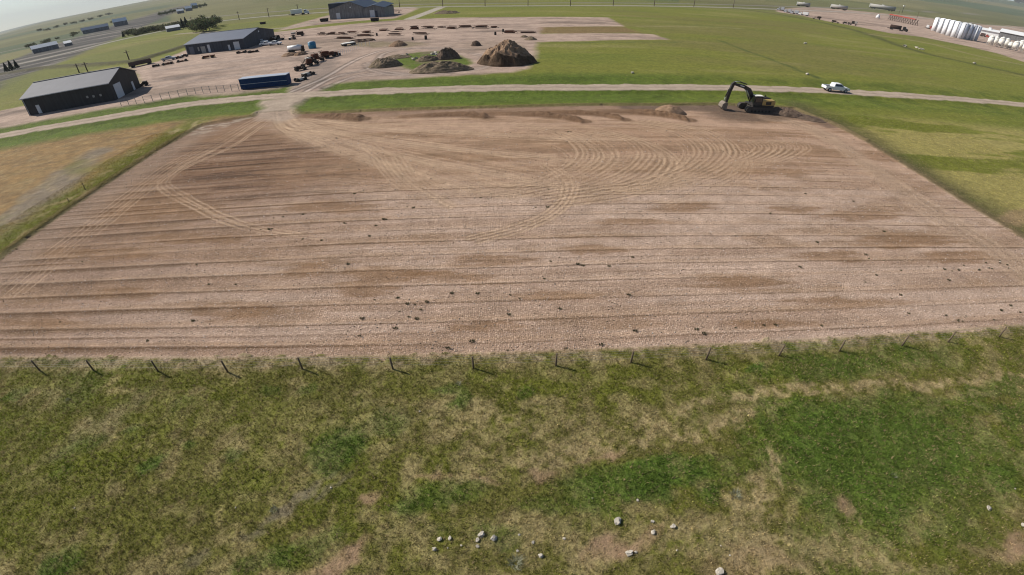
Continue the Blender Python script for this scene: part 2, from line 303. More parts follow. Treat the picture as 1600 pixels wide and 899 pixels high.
    mix(C(.16, .11, .07), sstep(-2.2, 0, sl)*(1-lot)*.6*(y > 30))
    lc = np.empty((n, 3)); lc[:] = COL['lot']
    stony_l = sstep(62, 40, y+8*(big-.5)+.12*np.abs(x-5))
    def lmix(c, m):
        nonlocal lc
        m = np.clip(m, 0, 1)[:, None]; lc = lc*(1-m)+np.asarray(c)*m
    lmix(C(.42, .315, .25), stony_l*.65)
    brown = sstep(2, -46, x+10*(big-.5)+8*(mid-.5)+.1*(y-20))*(.55+.45*sstep(24, 34, y))
    lmix(C(.155, .088, .052), brown*.8); stony_l = stony_l*(1-.65*brown)
    sm = fbm(x*.05, y*.9, 4, 41); lmix(C(.33, .25, .195), brown*sstep(.55, .68, fbm(x*.07+3, y*.8, 4, 55))*.5); sm2 = fbm(x*.12, y*.45, 4, 42)
    lmix(COL['moist_shade']*1.15, sstep(.50, .68, sm)*.62*(1-.4*stony_l)); lmix(C(.23, .145, .085), sstep(.55, .75, sm2)*.6)
    lm = lot > 0
    for (a, b, rx, ry) in WET:
        e = ellipse(wx_[lm], y[lm]+.6*(fin[lm]-.5), a, b, rx, ry); m = np.zeros(n); m[lm] = sstep(2.0, .2, e+3.2*(fbm(x[lm]*.4, y[lm]*2.4, 4, 43)-.5))*.75
        lmix(C(.195, .112, .058), m); stony_l = stony_l*(1-.8*m)
    zl = np.full(n, -.10)+.05*(mid-.5)+.05*(sm-.5)
    # passes of the blade: a small ridge every two metres with damp and its shadow coloured into one edge
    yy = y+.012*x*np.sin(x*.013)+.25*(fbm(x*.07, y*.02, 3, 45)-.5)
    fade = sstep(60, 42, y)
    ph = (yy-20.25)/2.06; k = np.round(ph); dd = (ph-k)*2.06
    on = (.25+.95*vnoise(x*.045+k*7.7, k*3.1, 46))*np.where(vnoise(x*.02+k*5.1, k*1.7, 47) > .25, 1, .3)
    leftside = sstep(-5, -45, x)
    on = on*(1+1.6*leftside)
    lmix(COL['moist_shade']*.72, np.exp(-((dd+.02)/.05)**2)*np.clip(on+.2, 0, 1)*.85*fade); lmix(C(.34, .225, .145), np.exp(-((dd-.38)/.22)**2)*.5*fade)
    sp_ = sstep(.95, 1.6, on+.5*(fbm(x*.5, k*3.3, 2, 49)-.5)); lmix(C(.115, .066, .036), np.exp(-((dd+.16)/(.12+.22*leftside))**2)*sp_*(.35+.5*leftside)*fade)  # wider dark band on the ridge's shadow side, also in the colour
    zl += .034*np.exp(-((dd-.13)/.12)**2)*np.clip(on, 0, 1.4)*fade
    ph2 = (yy-20.25)/1.03; k2 = np.round(ph2); d2 = (ph2-k2)*1.03; on2 = sstep(.55, .8, vnoise(x*.05+k2*3.3, k2*9.1, 48))*(.4+leftside)*sstep(74, 60, y)
    lmix(COL['moist_shade'], np.exp(-(d2/.09)**2)*on2*.6); zl += .05*np.exp(-((d2-.12)/.12)**2)*on2  # finer ridges, their shadow side coloured dark as well
    bz = sstep(1.5, .2, ellipse(wx_, wy_, 400, 252, 210, 62)+1.0*(mid-.5)); lmix(C(.155, .086, .050), bz*.7); k3 = fbm(x*.06, y*1.7, 4, 50); lmix(C(.075, .043, .026), bz*sstep(.55, .64, k3)*.85); lmix(C(.30, .21, .15), bz*sstep(.44, .34, k3)*.35); zl += bz*.10*(k3-.5)
    # rutted dark patch
    e = ellipse(wx_, wy_, 530, 265, 45, 9); m = sstep(1.6, .3, e+1.4*(fbm(x*.6, y*1.5, 3, 51)-.5)); lmix(C(.10, .062, .036), m*.8*sstep(.45, .6, fbm(x*.25, y*2.2, 3, 52))); zl += m*.18*(fbm(x*.4, y*2.6, 3, 53)-.4)
    # smooth graded zone in the middle and at the back
    gz = sstep(1.25, .35, ellipse(wx_, wy_, 900, 238, 400, 60)+.6*(mid-.5)); lmix(C(.285, .178, .11), gz*.6); k4 = fbm(x*.05+y*.02, y*1.1-x*.03, 4, 54); lmix(C(.19, .115, .068), gz*sstep(.52, .68, k4)*.6); lmix(C(.38, .265, .18), gz*sstep(.46, .34, k4)*.35)
    rb = seg_dist(wx_, wy_, smooth(px((1190, 180), (1260, 196), (1310, 222), (1380, 272), (1460, 326), (1560, 392), (1640, 450))), 8); lmix(C(.33, .235, .165), sstep(2.6, .8, rb)*.6)
    lb = sstep(7, 2.5, x-LX0+1.2*(mid-.5)); lmix(C(.25, .178, .13), lb*.6)
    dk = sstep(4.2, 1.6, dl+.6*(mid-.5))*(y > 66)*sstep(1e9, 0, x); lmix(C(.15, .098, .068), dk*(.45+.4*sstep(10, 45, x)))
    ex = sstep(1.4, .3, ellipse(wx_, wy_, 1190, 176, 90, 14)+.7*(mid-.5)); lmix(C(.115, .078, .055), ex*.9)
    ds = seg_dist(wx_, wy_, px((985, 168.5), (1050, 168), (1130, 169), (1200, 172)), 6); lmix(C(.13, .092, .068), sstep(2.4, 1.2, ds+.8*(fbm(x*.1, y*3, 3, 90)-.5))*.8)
    # wheel tracks
    tw1, tw2 = .35*(fbm(x*.3, y*.3, 2, 62)-.5), .35*(fbm(x*.3, y*.3, 2, 63)-.5)
    tn = (.6+.4*vnoise(x*1.3, y*1.3, 60))*(.5+.5*sstep(.2, .6, vnoise(x*.22, y*.22, 61)))
    for P, hw, s in TRACKS:
        d = seg_dist(x+tw1, y+tw2, P, max(1.2, hw*2.6))
        m = np.exp(-(d/hw)**2)*s*tn
        if m.max() > 0:
            lmix(C(.47, .335, .225) if hw < .5 else C(.45, .325, .23), m*.8); e_ = np.exp(-((d-hw*1.9)/(hw*.7))**2)*s*tn*(1 if hw < .5 else 0); lmix(C(.18, .11, .065), e_*.42); zl += (-.010*m if hw < .5 else 0)+.016*e_  # dark rims put the rut ridges' shadow into the colour
    for P, hgt, hw in RIDGES:
        d = seg_dist(x+tw1, y+.8*tw2, P, 3); u_ = np.clip((x-P[0, 0])/(P[-1, 0]-P[0, 0]), 0, 1); tp = .25+.75*sstep(0, .6, u_)*sstep(1.0, .93, u_); f = np.clip(1-(d/(hw*2.0*(.7+.5*tp)))**2, 0, 1); zl += .95*hgt*f*tp*(.6+.8*fin)*(.7+.6*mid); lmix(C(.14, .080, .045), sstep(.02, .4, f)*(.6+.35*tp))  # ridge colour darkened to carry its own shadow
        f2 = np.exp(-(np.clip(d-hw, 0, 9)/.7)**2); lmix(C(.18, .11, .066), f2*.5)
    wt = sstep(1.5, .3, ellipse(wx_, wy_, 352, 190, 55, 8, -18)+1.5*(fbm(x*.4, y*1.2, 4, 66)-.5)); lmix(C(.40, .34, .27), wt*.6*sstep(.45, .6, fbm(x*.5, y*1.6, 3, 67)))
    en = pmask(wx_, wy_, ENTRY, .9); lmix(C(.36, .28, .22), en*.8); lmix(C(.22, .16, .12), sstep(1.3, .4, ellipse(wx_, wy_, 430, 165, 30, 16)+1.6*(mid-.5))*.4)
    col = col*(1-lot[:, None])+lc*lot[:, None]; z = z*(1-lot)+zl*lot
    grass *= 1-sstep(-.2, .1, sl); stony = np.maximum(stony, lot*(.35+.65*stony_l)*(1-.5*gz)); surf[(lot > .5)] = 1
    # bank of the cut on the left and far edges
    bk = np.exp(-((sl+.75)/.45)**2)*(y > 21); z += bk*.22*((x < 0)|(y > 60))
    # ---- yard, apron, right yard
    ya = np.maximum(pmask(wx_, wy_, YARD, 1.1, 30), pmask(wx_, wy_, APRON, 1.5, 30)); yr = pmask(wx_, wy_, YARD_R, 1.6, 60); isl = pmask(wx_, wy_, ISLAND, 1.0)
    yc = np.empty((n, 3)); yc[:] = COL['yard']
    a = fbm(x*.035, y*.14, 4, 61); b = fbm(x*.3, y*.3, 4, 62)
    yc = yc*(1-.45*sstep(.5, .8, a)[:, None]); yc = yc*(.78+.44*b[:, None]); yc = yc*(1-.22*sstep(.5, .7, fbm(x*.09, y*.6, 3, 63))[:, None])
    g_ = ellipse(wx_, wy_, 490, 120, 45, 18, -35); m = sstep(1.4, .3, g_+1.5*(b-.5)); yc = yc*(1-m[:, None]*.55)+C(.17, .14, .12)*m[:, None]*.55
    for P, hw, s in YTR:
        d = seg_dist(x, y, P, 3); yc *= (1-.3*np.exp(-((d-.8)/.4)**2)*s*sstep(.3, .6, b+.2))[:, None]; yc += (.05*np.exp(-(d/hw)**2)*s)[:, None]
    for e_, s in (((760, 72, 60, 10), .5), ((640, 92, 80, 20), .25), ((500, 68, 90, 10), .35), ((760, 120, 60, 8), .4), ((320, 140, 90, 7), .25), ((250, 143, 45, 6), .3)):
        m = sstep(1.5, .3, ellipse(wx_, wy_, *e_)+1.2*(b-.5))*s; yc = yc*(1-m[:, None])+C(.2, .15, .11)*m[:, None]
    m = sstep(1.3, .3, ellipse(wx_, wy_, 600, 69, 70, 5)+1.6*(b-.5)); yc = yc*(1-.7*m[:, None])+C(.17, .14, .075)*m[:, None]*.7
    M = np.maximum(ya*(1-isl), yr)
    near_r = M*0
    mix(yc, M); grass *= 1-M; stony = np.maximum(stony, M*.5); surf[(M > .5)] = 3; z = z*(1-M)+M*(.12*(b-.5)-.02)
    iw = isl; mix('verge', iw*.9); mix(C(.15, .115, .075), iw*sstep(.5, .7, fbm(x*.2, y*.2, 3, 65))*.8)
    sw = pmask(wx_, wy_, px((842, 43), (975, 42), (1000, 51), (900, 52.5), (845, 52)), 1.5, 20); mix(C(.17, .10, .055), sw*sstep(80, 40, x-20)*.7); mix('prairie', sw*sstep(50, 90, x)*.6)
    pt = seg_dist(x, y, PALE_TRACK, 15); m = sstep(3.5, 2.2, pt); mix(C(.34, .30, .25), m)
    bt = seg_dist(x, y, smooth(px((280, 53), (420, 46), (500, 33), (513, 27))), 15); mix(C(.26, .22, .17), sstep(4, 2, bt)*(x > -260)*.7)
    # dark berm line left of the dark blue shed
    bl = seg_dist(x, y, smooth(px((-40, 125), (60, 108), (190, 99), (240, 88), (292, 72))), 15); mix(C(.07, .065, .035), sstep(4.5, 2, bl+2*(mid-.5))*.85); z += sstep(4, 1, bl)*.8
    for P_, w_, c_, k_ in [(q[:-3], q[-3], q[-2], q[-1]) for q in (((1125, 64), (1180, 84), (1235, 104), (1280, 122), .9, C(.06, .08, .02), .85), ((1150, 13.5), (1230, 25), (1330, 46), (1420, 76), (1500, 96), (1620, 122), 3.6, C(.062, .066, .020), .9), ((1360, 54), (1440, 66), (1530, 88), (1620, 106), 2.5, C(.26, .21, .12), .7),
                           ((840, 68), (960, 66), (1060, 66), 1.2, C(.08, .095, .03), .6), ((1000, 42), (1090, 42), (1160, 45), 1.5, C(.26, .23, .12), .45), ((1060, 31), (1180, 37), (1260, 47), 2.0, C(.11, .085, .035), .6))]:
        d = seg_dist(wx_+3*(big-.5), wy_+4*(mid-.5), smooth(at_n(P_)), 14); mix(c_, np.exp(-(d/w_)**2)*k_*(.5+.8*mid)*(1-M))
    # ---- gravel road
    rw = 2.45+.45*(mid-.5)+.25*(fin-.5); ro = sstep(rw+.25, rw-.25, dr)*(1-lot); ro = np.maximum(ro, en*(1-lot))
    rc = np.empty((n, 3)); rc[:] = C(.345, .275, .215); rc *= (.9+.2*mid)[:, None]; rc *= (1-.16*np.exp(-(dr/.5)**2))[:, None]; rc *= (1+.1*np.exp(-((dr-1.0)/.3)**2))[:, None]
    mix(rc, ro); grass *= 1-ro; stony = np.maximum(stony, ro*.35); surf[(ro > .5)] = 2; z = z*(1-ro)+.05*ro
    # ---- highway and railway beyond
    for i, P in enumerate(HWYS):
        d = seg_dist(x, y, P, 60); w = 3.6 if i == 0 else 3.4; m = sstep(w+1, w-.6, d)
        mix(C(.30, .275, .245) if i == 0 else C(.21, .19, .17), m*.75); mix(C(.10, .095, .05), np.exp(-((d-7.5)/2.2)**2)*.5)
        surf[m > .5] = 4; grass *= 1-m
    # ---- the land beyond
    e = np.interp(azi, (-60, -52, -45, -30, 0, 30, 44, 50), (-.95, -.75, -.2, .3, .5, .9, 1.15, 1.15))
    zf = H+7600*np.tan(np.radians(e))
    t = sstep(500, 7600, r)
    hills = (fbm(x*.0011, y*.0011, 4, 81)-.5)*22*sstep(700, 3500, r)
    z = z+t*zf*1.0+hills*(1-sstep(5000, 7000, r))
    return col, z, grass, stony, surf

# ---------------------------------------------------------------- materials
MATS = {}
def new_mat(name):
    m = bpy.data.materials.new(name); m.use_nodes = True
    t = m.node_tree; t.nodes.clear(); o = t.nodes.new('ShaderNodeOutputMaterial'); b = t.nodes.new('ShaderNodeBsdfPrincipled'); t.links.new(b.outputs[0], o.inputs[0])
    return m, t, b
def nd(t, ty, **k):
    n = t.nodes.new(ty)
    for a, v in k.items(): setattr(n, a, v)
    return n
def mth(t, op, a, b=None, c=None):
    n = nd(t, 'ShaderNodeMath', operation=op)
    for i, v in enumerate((a, b, c)):
        if v is None: continue
        if isinstance(v, (int, float)): n.inputs[i].default_value = v
        else: t.links.new(v, n.inputs[i])
    return n.outputs[0]
def noise(t, vec, scale, detail=3, rough=.6):
    n = nd(t, 'ShaderNodeTexNoise'); n.inputs['Scale'].default_value = scale; n.inputs['Detail'].default_value = detail; n.inputs['Roughness'].default_value = rough
    t.links.new(vec, n.inputs['Vector']); return n.outputs['Fac']
def mrange(t, v, a, b, c, d):
    n = nd(t, 'ShaderNodeMapRange')
    t.links.new(v, n.inputs[0])
    for i, q in enumerate((a, b, c, d)): n.inputs[i+1].default_value = q
    return n.outputs[0]

def ground_material():
    m, t, b = new_mat('ground surface')
    geo = nd(t, 'ShaderNodeNewGeometry').outputs['Position']
    al = nd(t, 'ShaderNodeAttribute', attribute_name='albedo').outputs['Color']
    w = nd(t, 'ShaderNodeAttribute', attribute_name='wts').outputs['Color']
    sep = nd(t, 'ShaderNodeSeparateColor'); t.links.new(w, sep.inputs[0]); gr, stn = sep.outputs[0], sep.outputs[1]
    n1 = noise(t, geo, 1.1, 5, .65); n2 = noise(t, geo, 7, 4, .7); n3 = noise(t, geo, 0.35, 7, .72)
    vo = nd(t, 'ShaderNodeTexVoronoi'); vo.inputs['Scale'].default_value = 7.5; vo.inputs['Randomness'].default_value = 1; t.links.new(geo, vo.inputs['Vector'])
    vs = nd(t, 'ShaderNodeTexVoronoi'); vs.inputs['Scale'].default_value = 17; t.links.new(geo, vs.inputs['Vector'])
    # value variation: grass clumps and soil crumbs
    v_g = mrange(t, n2, .28, .74, .6, 1.55); v_g2 = mrange(t, n1, .3, .7, .72, 1.28); v_s = mrange(t, n2, .3, .7, .86, 1.14)
    vg = mth(t, 'MULTIPLY', v_g, v_g2); vsoil = mth(t, 'MULTIPLY', v_s, mrange(t, n1, .3, .7, .93, 1.07))
    # pebbles: light cells of many sizes
    sepc = nd(t, 'ShaderNodeSeparateColor'); t.links.new(vo.outputs['Color'], sepc.inputs[0])
    peb = mth(t, 'MULTIPLY', mrange(t, vo.outputs['Distance'], .05, .6, 1, 0), mrange(t, sepc.outputs[0], .25, 1, -.25, .9))
    seps = nd(t, 'ShaderNodeSeparateColor'); t.links.new(vs.outputs['Color'], seps.inputs[0])
    peb2 = mth(t, 'MULTIPLY', mrange(t, vs.outputs['Distance'], .05, .6, 1, 0), mrange(t, seps.outputs[1], .0, 1, -.5, .6))
    pp = mth(t, 'ADD', peb, peb2); pp = mth(t, 'MULTIPLY', pp, stn)
    vsoil = mth(t, 'MULTIPLY_ADD', pp, .95, vsoil)
    mixv = nd(t, 'ShaderNodeMix', data_type='FLOAT'); t.links.new(gr, mixv.inputs[0]); t.links.new(vsoil, mixv.inputs[2]); t.links.new(vg, mixv.inputs[3])
    val = mth(t, 'MULTIPLY', mixv.outputs[0], mrange(t, n3, .3, .7, .80, 1.20))
    sc = nd(t, 'ShaderNodeVectorMath', operation='SCALE'); t.links.new(al, sc.inputs[0]); t.links.new(val, sc.inputs['Scale'])
    # straw specks in the grass
    spk = mth(t, 'MULTIPLY', mrange(t, noise(t, geo, 5.0, 3, .75), .56, .66, 0, .42), gr)
    mx = nd(t, 'ShaderNodeMix', data_type='RGBA'); t.links.new(spk, mx.inputs[0]); t.links.new(sc.outputs[0], mx.inputs[6]); mx.inputs[7].default_value = (.24, .19, .10, 1)
    # pinkish stones
    pk = mth(t, 'MULTIPLY', mth(t, 'MAXIMUM', pp, 0.0), .5)
    mx2 = nd(t, 'ShaderNodeMix', data_type='RGBA'); t.links.new(pk, mx2.inputs[0]); t.links.new(mx.outputs[2], mx2.inputs[6]); mx2.inputs[7].default_value = (.58, .49, .42, 1)
    t.links.new(mx2.outputs[2], b.inputs['Base Color'])
    b.inputs['Roughness'].default_value = .95; b.inputs['Specular IOR Level'].default_value = .12
    bh = mth(t, 'ADD', mth(t, 'MULTIPLY', n2, .10), mth(t, 'ADD', mth(t, 'MULTIPLY', pp, .06), mth(t, 'MULTIPLY', n1, .10)))
    bp = nd(t, 'ShaderNodeBump'); bp.inputs['Strength'].default_value = .8; bp.inputs['Distance'].default_value = 1.0; t.links.new(bh, bp.inputs['Height']); t.links.new(bp.outputs[0], b.inputs['Normal'])
    return m
GROUND = ground_material()

# ---------------------------------------------------------------- the ground: one continuous sheet, split by surface
def axis(segs):
    out = [segs[0][0]]
    for a, b, st in segs: out += list(np.linspace(a, b, int(round((b-a)/st))+1)[1:])
    return out
def grow(v, step, f, end, sgn=1):
    out = []
    while abs(v) < end:
        step *= f; v += sgn*step; out.append(v)
    return out
core = axis([(-300, -190, 1.6), (-190, -62, .6), (-62, 62, .17), (62, 190, .6), (190, 440, 1.6)])
xs = np.array(sorted(grow(-300, 1.6, 1.06, 9000, -1))+core+grow(440, 1.6, 1.06, 9000))
core = axis([(2, 19, .17), (19, 44, .08), (44, 76, .17), (76, 100, .3), (100, 290, .8), (290, 520, 2.0)])
ys = np.array(sorted(grow(2, .5, 1.5, 400, -1))+core+grow(520, 2.0, 1.05, 9500))
GX, GY = np.meshgrid(xs, ys); gx, gy = GX.ravel(), GY.ravel()
gcol, gz, ggrass, gst, gsurf = paint(gx, gy)
_gz2 = gz.reshape(GX.shape)
def zat(x, y):
    i = int(np.clip(np.searchsorted(xs, x)-1, 0, len(xs)-2)); j = int(np.clip(np.searchsorted(ys, y)-1, 0, len(ys)-2))
    u = (x-xs[i])/(xs[i+1]-xs[i]); v = (y-ys[j])/(ys[j+1]-ys[j])
    return float(_gz2[j, i]*(1-u)*(1-v)+_gz2[j, i+1]*u*(1-v)+_gz2[j+1, i]*(1-u)*v+_gz2[j+1, i+1]*u*v)
def zat_n(x, y):
    i = np.clip(np.searchsorted(xs, x)-1, 0, len(xs)-2); j = np.clip(np.searchsorted(ys, y)-1, 0, len(ys)-2)
    u = (x-xs[i])/(xs[i+1]-xs[i]); v = (y-ys[j])/(ys[j+1]-ys[j])
    return _gz2[j, i]*(1-u)*(1-v)+_gz2[j, i+1]*u*(1-v)+_gz2[j+1, i]*(1-u)*v+_gz2[j+1, i+1]*u*v

def raw_mesh(name, V, Fq, mat, corners=4, attrs=None, smooth_=True):
    me = bpy.data.meshes.new(name)
    me.vertices.add(len(V)); me.vertices.foreach_set('co', np.ascontiguousarray(V, np.float32).ravel())
    me.loops.add(Fq.size); me.loops.foreach_set('vertex_index', np.ascontiguousarray(Fq, np.int32).ravel())
    me.polygons.add(len(Fq)); me.polygons.foreach_set('loop_start', np.arange(0, Fq.size, corners, dtype=np.int32))
    if smooth_: me.polygons.foreach_set('use_smooth', np.ones(len(Fq), bool))
    for k, a in (attrs or {}).items():
        at_ = me.attributes.new(k, 'FLOAT_COLOR', 'POINT'); A = np.ones((len(V), 4), np.float32); A[:, :a.shape[1]] = a; at_.data.foreach_set('color', A.ravel())
    me.materials.append(mat); me.update(calc_edges=True); me.validate()
    o = bpy.data.objects.new(name, me); S.collection.objects.link(o); return o
nxg, nyg = len(xs), len(ys)
I = np.arange(nxg*nyg).reshape(nyg, nxg)
quads = np.stack([I[:-1, :-1].ravel(), I[:-1, 1:].ravel(), I[1:, 1:].ravel(), I[1:, :-1].ravel()], 1)
qs = gsurf[quads[:, 0]]
for k, nm in enumerate(('ground', 'dirt_lot', 'gravel_road', 'gravel_yard', 'highway')):
    f = quads[qs == k]
    used, inv = np.unique(f.ravel(), return_inverse=True)
    o = raw_mesh(nm, np.stack([gx[used], gy[used], gz[used]], 1), inv.reshape(-1, 4), GROUND, 4,
                 {'albedo': gcol[used], 'wts': np.stack([ggrass[used], gst[used], ggrass[used]*0], 1)})
    o['kind'] = 'structure'
print('grid', nxg, nyg)
#OBJECTS
# ---------------------------------------------------------------- haze
def mat(name, rgb, rough=.7, var=.12, scale=1.5, metal=0.0, spec=.4):
    if name in MATS: return MATS[name]
    m, t, b = new_mat(name); tc = nd(t, 'ShaderNodeNewGeometry').outputs['Position']
    n = noise(t, tc, scale, 4, .65); f = mrange(t, n, .25, .75, 1-var, 1+var)
    rg = nd(t, 'ShaderNodeVectorMath', operation='SCALE'); rg.inputs[0].default_value = rgb; t.links.new(f, rg.inputs['Scale'])
    t.links.new(rg.outputs[0], b.inputs['Base Color']); b.inputs['Roughness'].default_value = rough; b.inputs['Metallic'].default_value = metal; b.inputs['Specular IOR Level'].default_value = spec
    MATS[name] = m; return m
def siding(name, rgb):
    m, t, b = new_mat(name); p = nd(t, 'ShaderNodeNewGeometry').outputs['Position']; mp = nd(t, 'ShaderNodeMapping'); mp.inputs['Scale'].default_value = (1.6, 1.6, .12); t.links.new(p, mp.inputs['Vector'])
    f = mth(t, 'MULTIPLY', mrange(t, noise(t, mp.outputs[0], 1.2, 4, .7), .3, .7, .6, 1.5), mrange(t, noise(t, p, .5, 3, .6), .3, .7, .85, 1.2)); q = nd(t, 'ShaderNodeVectorMath', operation='SCALE'); q.inputs[0].default_value = rgb; t.links.new(f, q.inputs['Scale'])
    t.links.new(q.outputs[0], b.inputs['Base Color']); b.inputs['Roughness'].default_value = .6; b.inputs['Specular IOR Level'].default_value = .3; return m
def dirt_mat(name, hi, lo, scale=.8):
    if name in MATS: return MATS[name]
    m, t, b = new_mat(name); p = nd(t, 'ShaderNodeNewGeometry').outputs['Position']
    n = noise(t, p, scale, 6, .7); n2 = noise(t, p, 6, 3, .7)
    mx = nd(t, 'ShaderNodeMix', data_type='RGBA'); t.links.new(mrange(t, n, .35, .65, 0, 1), mx.inputs[0]); mx.inputs[6].default_value = (*lo, 1); mx.inputs[7].default_value = (*hi, 1)
    at_ = nd(t, 'ShaderNodeAttribute', attribute_name='tone').outputs['Color']
    ml = nd(t, 'ShaderNodeMix', data_type='RGBA', blend_type='MULTIPLY'); ml.inputs[0].default_value = 1; t.links.new(mx.outputs[2], ml.inputs[6]); t.links.new(at_, ml.inputs[7])
    t.links.new(ml.outputs[2], b.inputs['Base Color']); b.inputs['Roughness'].default_value = .95; b.inputs['Specular IOR Level'].default_value = .1
    bp = nd(t, 'ShaderNodeBump'); bp.inputs['Strength'].default_value = .7; t.links.new(mth(t, 'ADD', mth(t, 'MULTIPLY', n2, .12), mth(t, 'MULTIPLY', n, .3)), bp.inputs['Height']); t.links.new(bp.outputs[0], b.inputs['Normal'])
    MATS[name] = m; return m
def attr_mat(name, rough=.9, trans=0.0):
    m, t, b = new_mat(name)
    t.links.new(nd(t, 'ShaderNodeAttribute', attribute_name='albedo').outputs['Color'], b.inputs['Base Color'])
    b.inputs['Roughness'].default_value = rough; b.inputs['Specular IOR Level'].default_value = .15
    tl = nd(t, 'ShaderNodeBsdfTranslucent'); al = nd(t, 'ShaderNodeAttribute', attribute_name='albedo').outputs['Color']; t.links.new(al, tl.inputs[0])       # thin leaves let light through
    if trans:
        ms = nd(t, 'ShaderNodeMixShader'); ms.inputs[0].default_value = trans; t.links.new(b.outputs[0], ms.inputs[1]); t.links.new(tl.outputs[0], ms.inputs[2]); t.links.new(ms.outputs[0], t.nodes['Material Output'].inputs[0])
    MATS[name] = m; return m

class MB:
    def __init__(s): s.v = []; s.f = []
    def add(s, V, Fc):
        o = len(s.v); s.v += [tuple(map(float, p)) for p in V]; s.f += [tuple(i+o for i in q) for q in Fc]; return s
    def box(s, c, d, rz=0.0, ry=0.0, taper=1.0):
        V = []
        for z in (-1, 1):
            k = taper if z > 0 else 1.0
            for x, y in ((-1, -1), (1, -1), (1, 1), (-1, 1)):
                a, b, e = x*d[0]/2*k, y*d[1]/2*k, z*d[2]/2
                a, e = a*math.cos(ry)+e*math.sin(ry), -a*math.sin(ry)+e*math.cos(ry)
                V.append((c[0]+a*math.cos(rz)-b*math.sin(rz), c[1]+a*math.sin(rz)+b*math.cos(rz), c[2]+e))
        return s.add(V, [(3, 2, 1, 0), (4, 5, 6, 7), (0, 1, 5, 4), (1, 2, 6, 5), (2, 3, 7, 6), (3, 0, 4, 7)])
    def tube(s, p, q, r, r2=None, n=10):
        p, q = Vector(p), Vector(q); r2 = r if r2 is None else r2; d = (q-p).normalized(); u = d.orthogonal().normalized(); w = d.cross(u); V = []
        for c, rr in ((p, r), (q, r2)):
            for i in range(n):
                a = 2*math.pi*i/n; V.append(c+u*math.cos(a)*rr+w*math.sin(a)*rr)
        return s.add(V, [(i, (i+1) % n, n+(i+1) % n, n+i) for i in range(n)]+[tuple(range(n))[::-1], tuple(range(n, 2*n))])
    def prism(s, prof, y0, y1):
        """profile of (x, z) points pushed along Y"""
        n = len(prof); V = [(x, y0, z) for x, z in prof]+[(x, y1, z) for x, z in prof]
        return s.add(V, [(i, (i+1) % n, n+(i+1) % n, n+i) for i in range(n)]+[tuple(range(n))[::-1], tuple(range(n, 2*n))])
    def beam(s, pts, h, w, y=0.0):
        """a box-section arm through (x, z, height) points"""
        top = []; bot = []
        for i, (x, z, hh) in enumerate(pts):
            a = pts[max(i-1, 0)]; b = pts[min(i+1, len(pts)-1)]; d = Vector((b[0]-a[0], b[1]-a[1])).normalized(); nx, nz = -d.y, d.x
            top.append((x+nx*hh/2, z+nz*hh/2)); bot.append((x-nx*hh/2, z-nz*hh/2))
        for i in range(len(pts)-1):
            s.prism([bot[i], bot[i+1], top[i+1], top[i]], y-w/2, y+w/2)
        return s
    def lathe(s, c, prof, n=20):
        """profile of (radius, z)"""
        V = []; k = len(prof)
        for r, z in prof:
            for i in range(n): a = 2*math.pi*i/n; V.append((c[0]+r*math.cos(a), c[1]+r*math.sin(a), c[2]+z))
        Fc = [(j*n+i, j*n+(i+1) % n, (j+1)*n+(i+1) % n, (j+1)*n+i) for j in range(k-1) for i in range(n)]
        return s.add(V, Fc+[tuple(range(n))[::-1], tuple(range((k-1)*n, k*n))])
    def build(s, name, m, parent=None, smooth_=False, bevel=0.0):
        me = bpy.data.meshes.new(name); me.from_pydata(s.v, [], s.f); me.materials.append(m); me.update()
        if smooth_:
            for p in me.polygons: p.use_smooth = len(p.vertices) <= 4
        o = bpy.data.objects.new(name, me); S.collection.objects.link(o); o.parent = parent
        if bevel:
            b = o.modifiers.new('bevel', 'BEVEL'); b.width = bevel; b.segments = 2; b.limit_method = 'ANGLE'
        return o
def tag(o, label, cat, group=None):
    o['label'] = label; o['category'] = cat
    if group: o['group'] = group
    return o
def thing(name, label, cat, loc, rz=0.0, group=None, sc=1.0):
    o = bpy.data.objects.new(name, None); S.collection.objects.link(o); o.location = loc; o.rotation_euler = (0, 0, rz); o.scale = (sc,)*3
    o.empty_display_size = .5
    return tag(o, label, cat, group)
def dup(root, loc, rz=None, label=None, sc=None, group=None):
    def cp_(o, par):
        c = o.copy(); S.collection.objects.link(c); c.parent = par
        for ch in o.children: cp_(ch, c)
        return c
    r = cp_(root, None); r.location = loc
    if rz is not None: r.rotation_euler = (0, 0, rz)
    if label: r['label'] = label
    if group: r['group'] = group
    if sc is not None: r.scale = (sc,)*3 if isinstance(sc, (int, float)) else sc
    return r
def gp(x, y, dz=0.0):
    a, b = at(x, y); return (a, b, zat(a, b)+dz)
def facing(x, y):
    """angle that sets a thing's length across the line of sight"""
    a, b = at(x, y); return math.atan2(b, a)-math.pi/2

hz = MB().box((0, 2000, 92), (20600, 21400, 300)).build('haze', None)
hz['kind'] = 'stuff'
hm = bpy.data.materials.new('haze air'); hm.use_nodes = True; t_ = hm.node_tree; t_.nodes.clear(); o_ = t_.nodes.new('ShaderNodeOutputMaterial'); v_ = t_.nodes.new('ShaderNodeVolumePrincipled')
v_.inputs['Color'].default_value = (.84, .89, .94, 1); v_.inputs['Density'].default_value = HAZE; t_.links.new(v_.outputs[0], o_.inputs['Volume'])
hz.data.materials.clear(); hz.data.materials.append(hm)

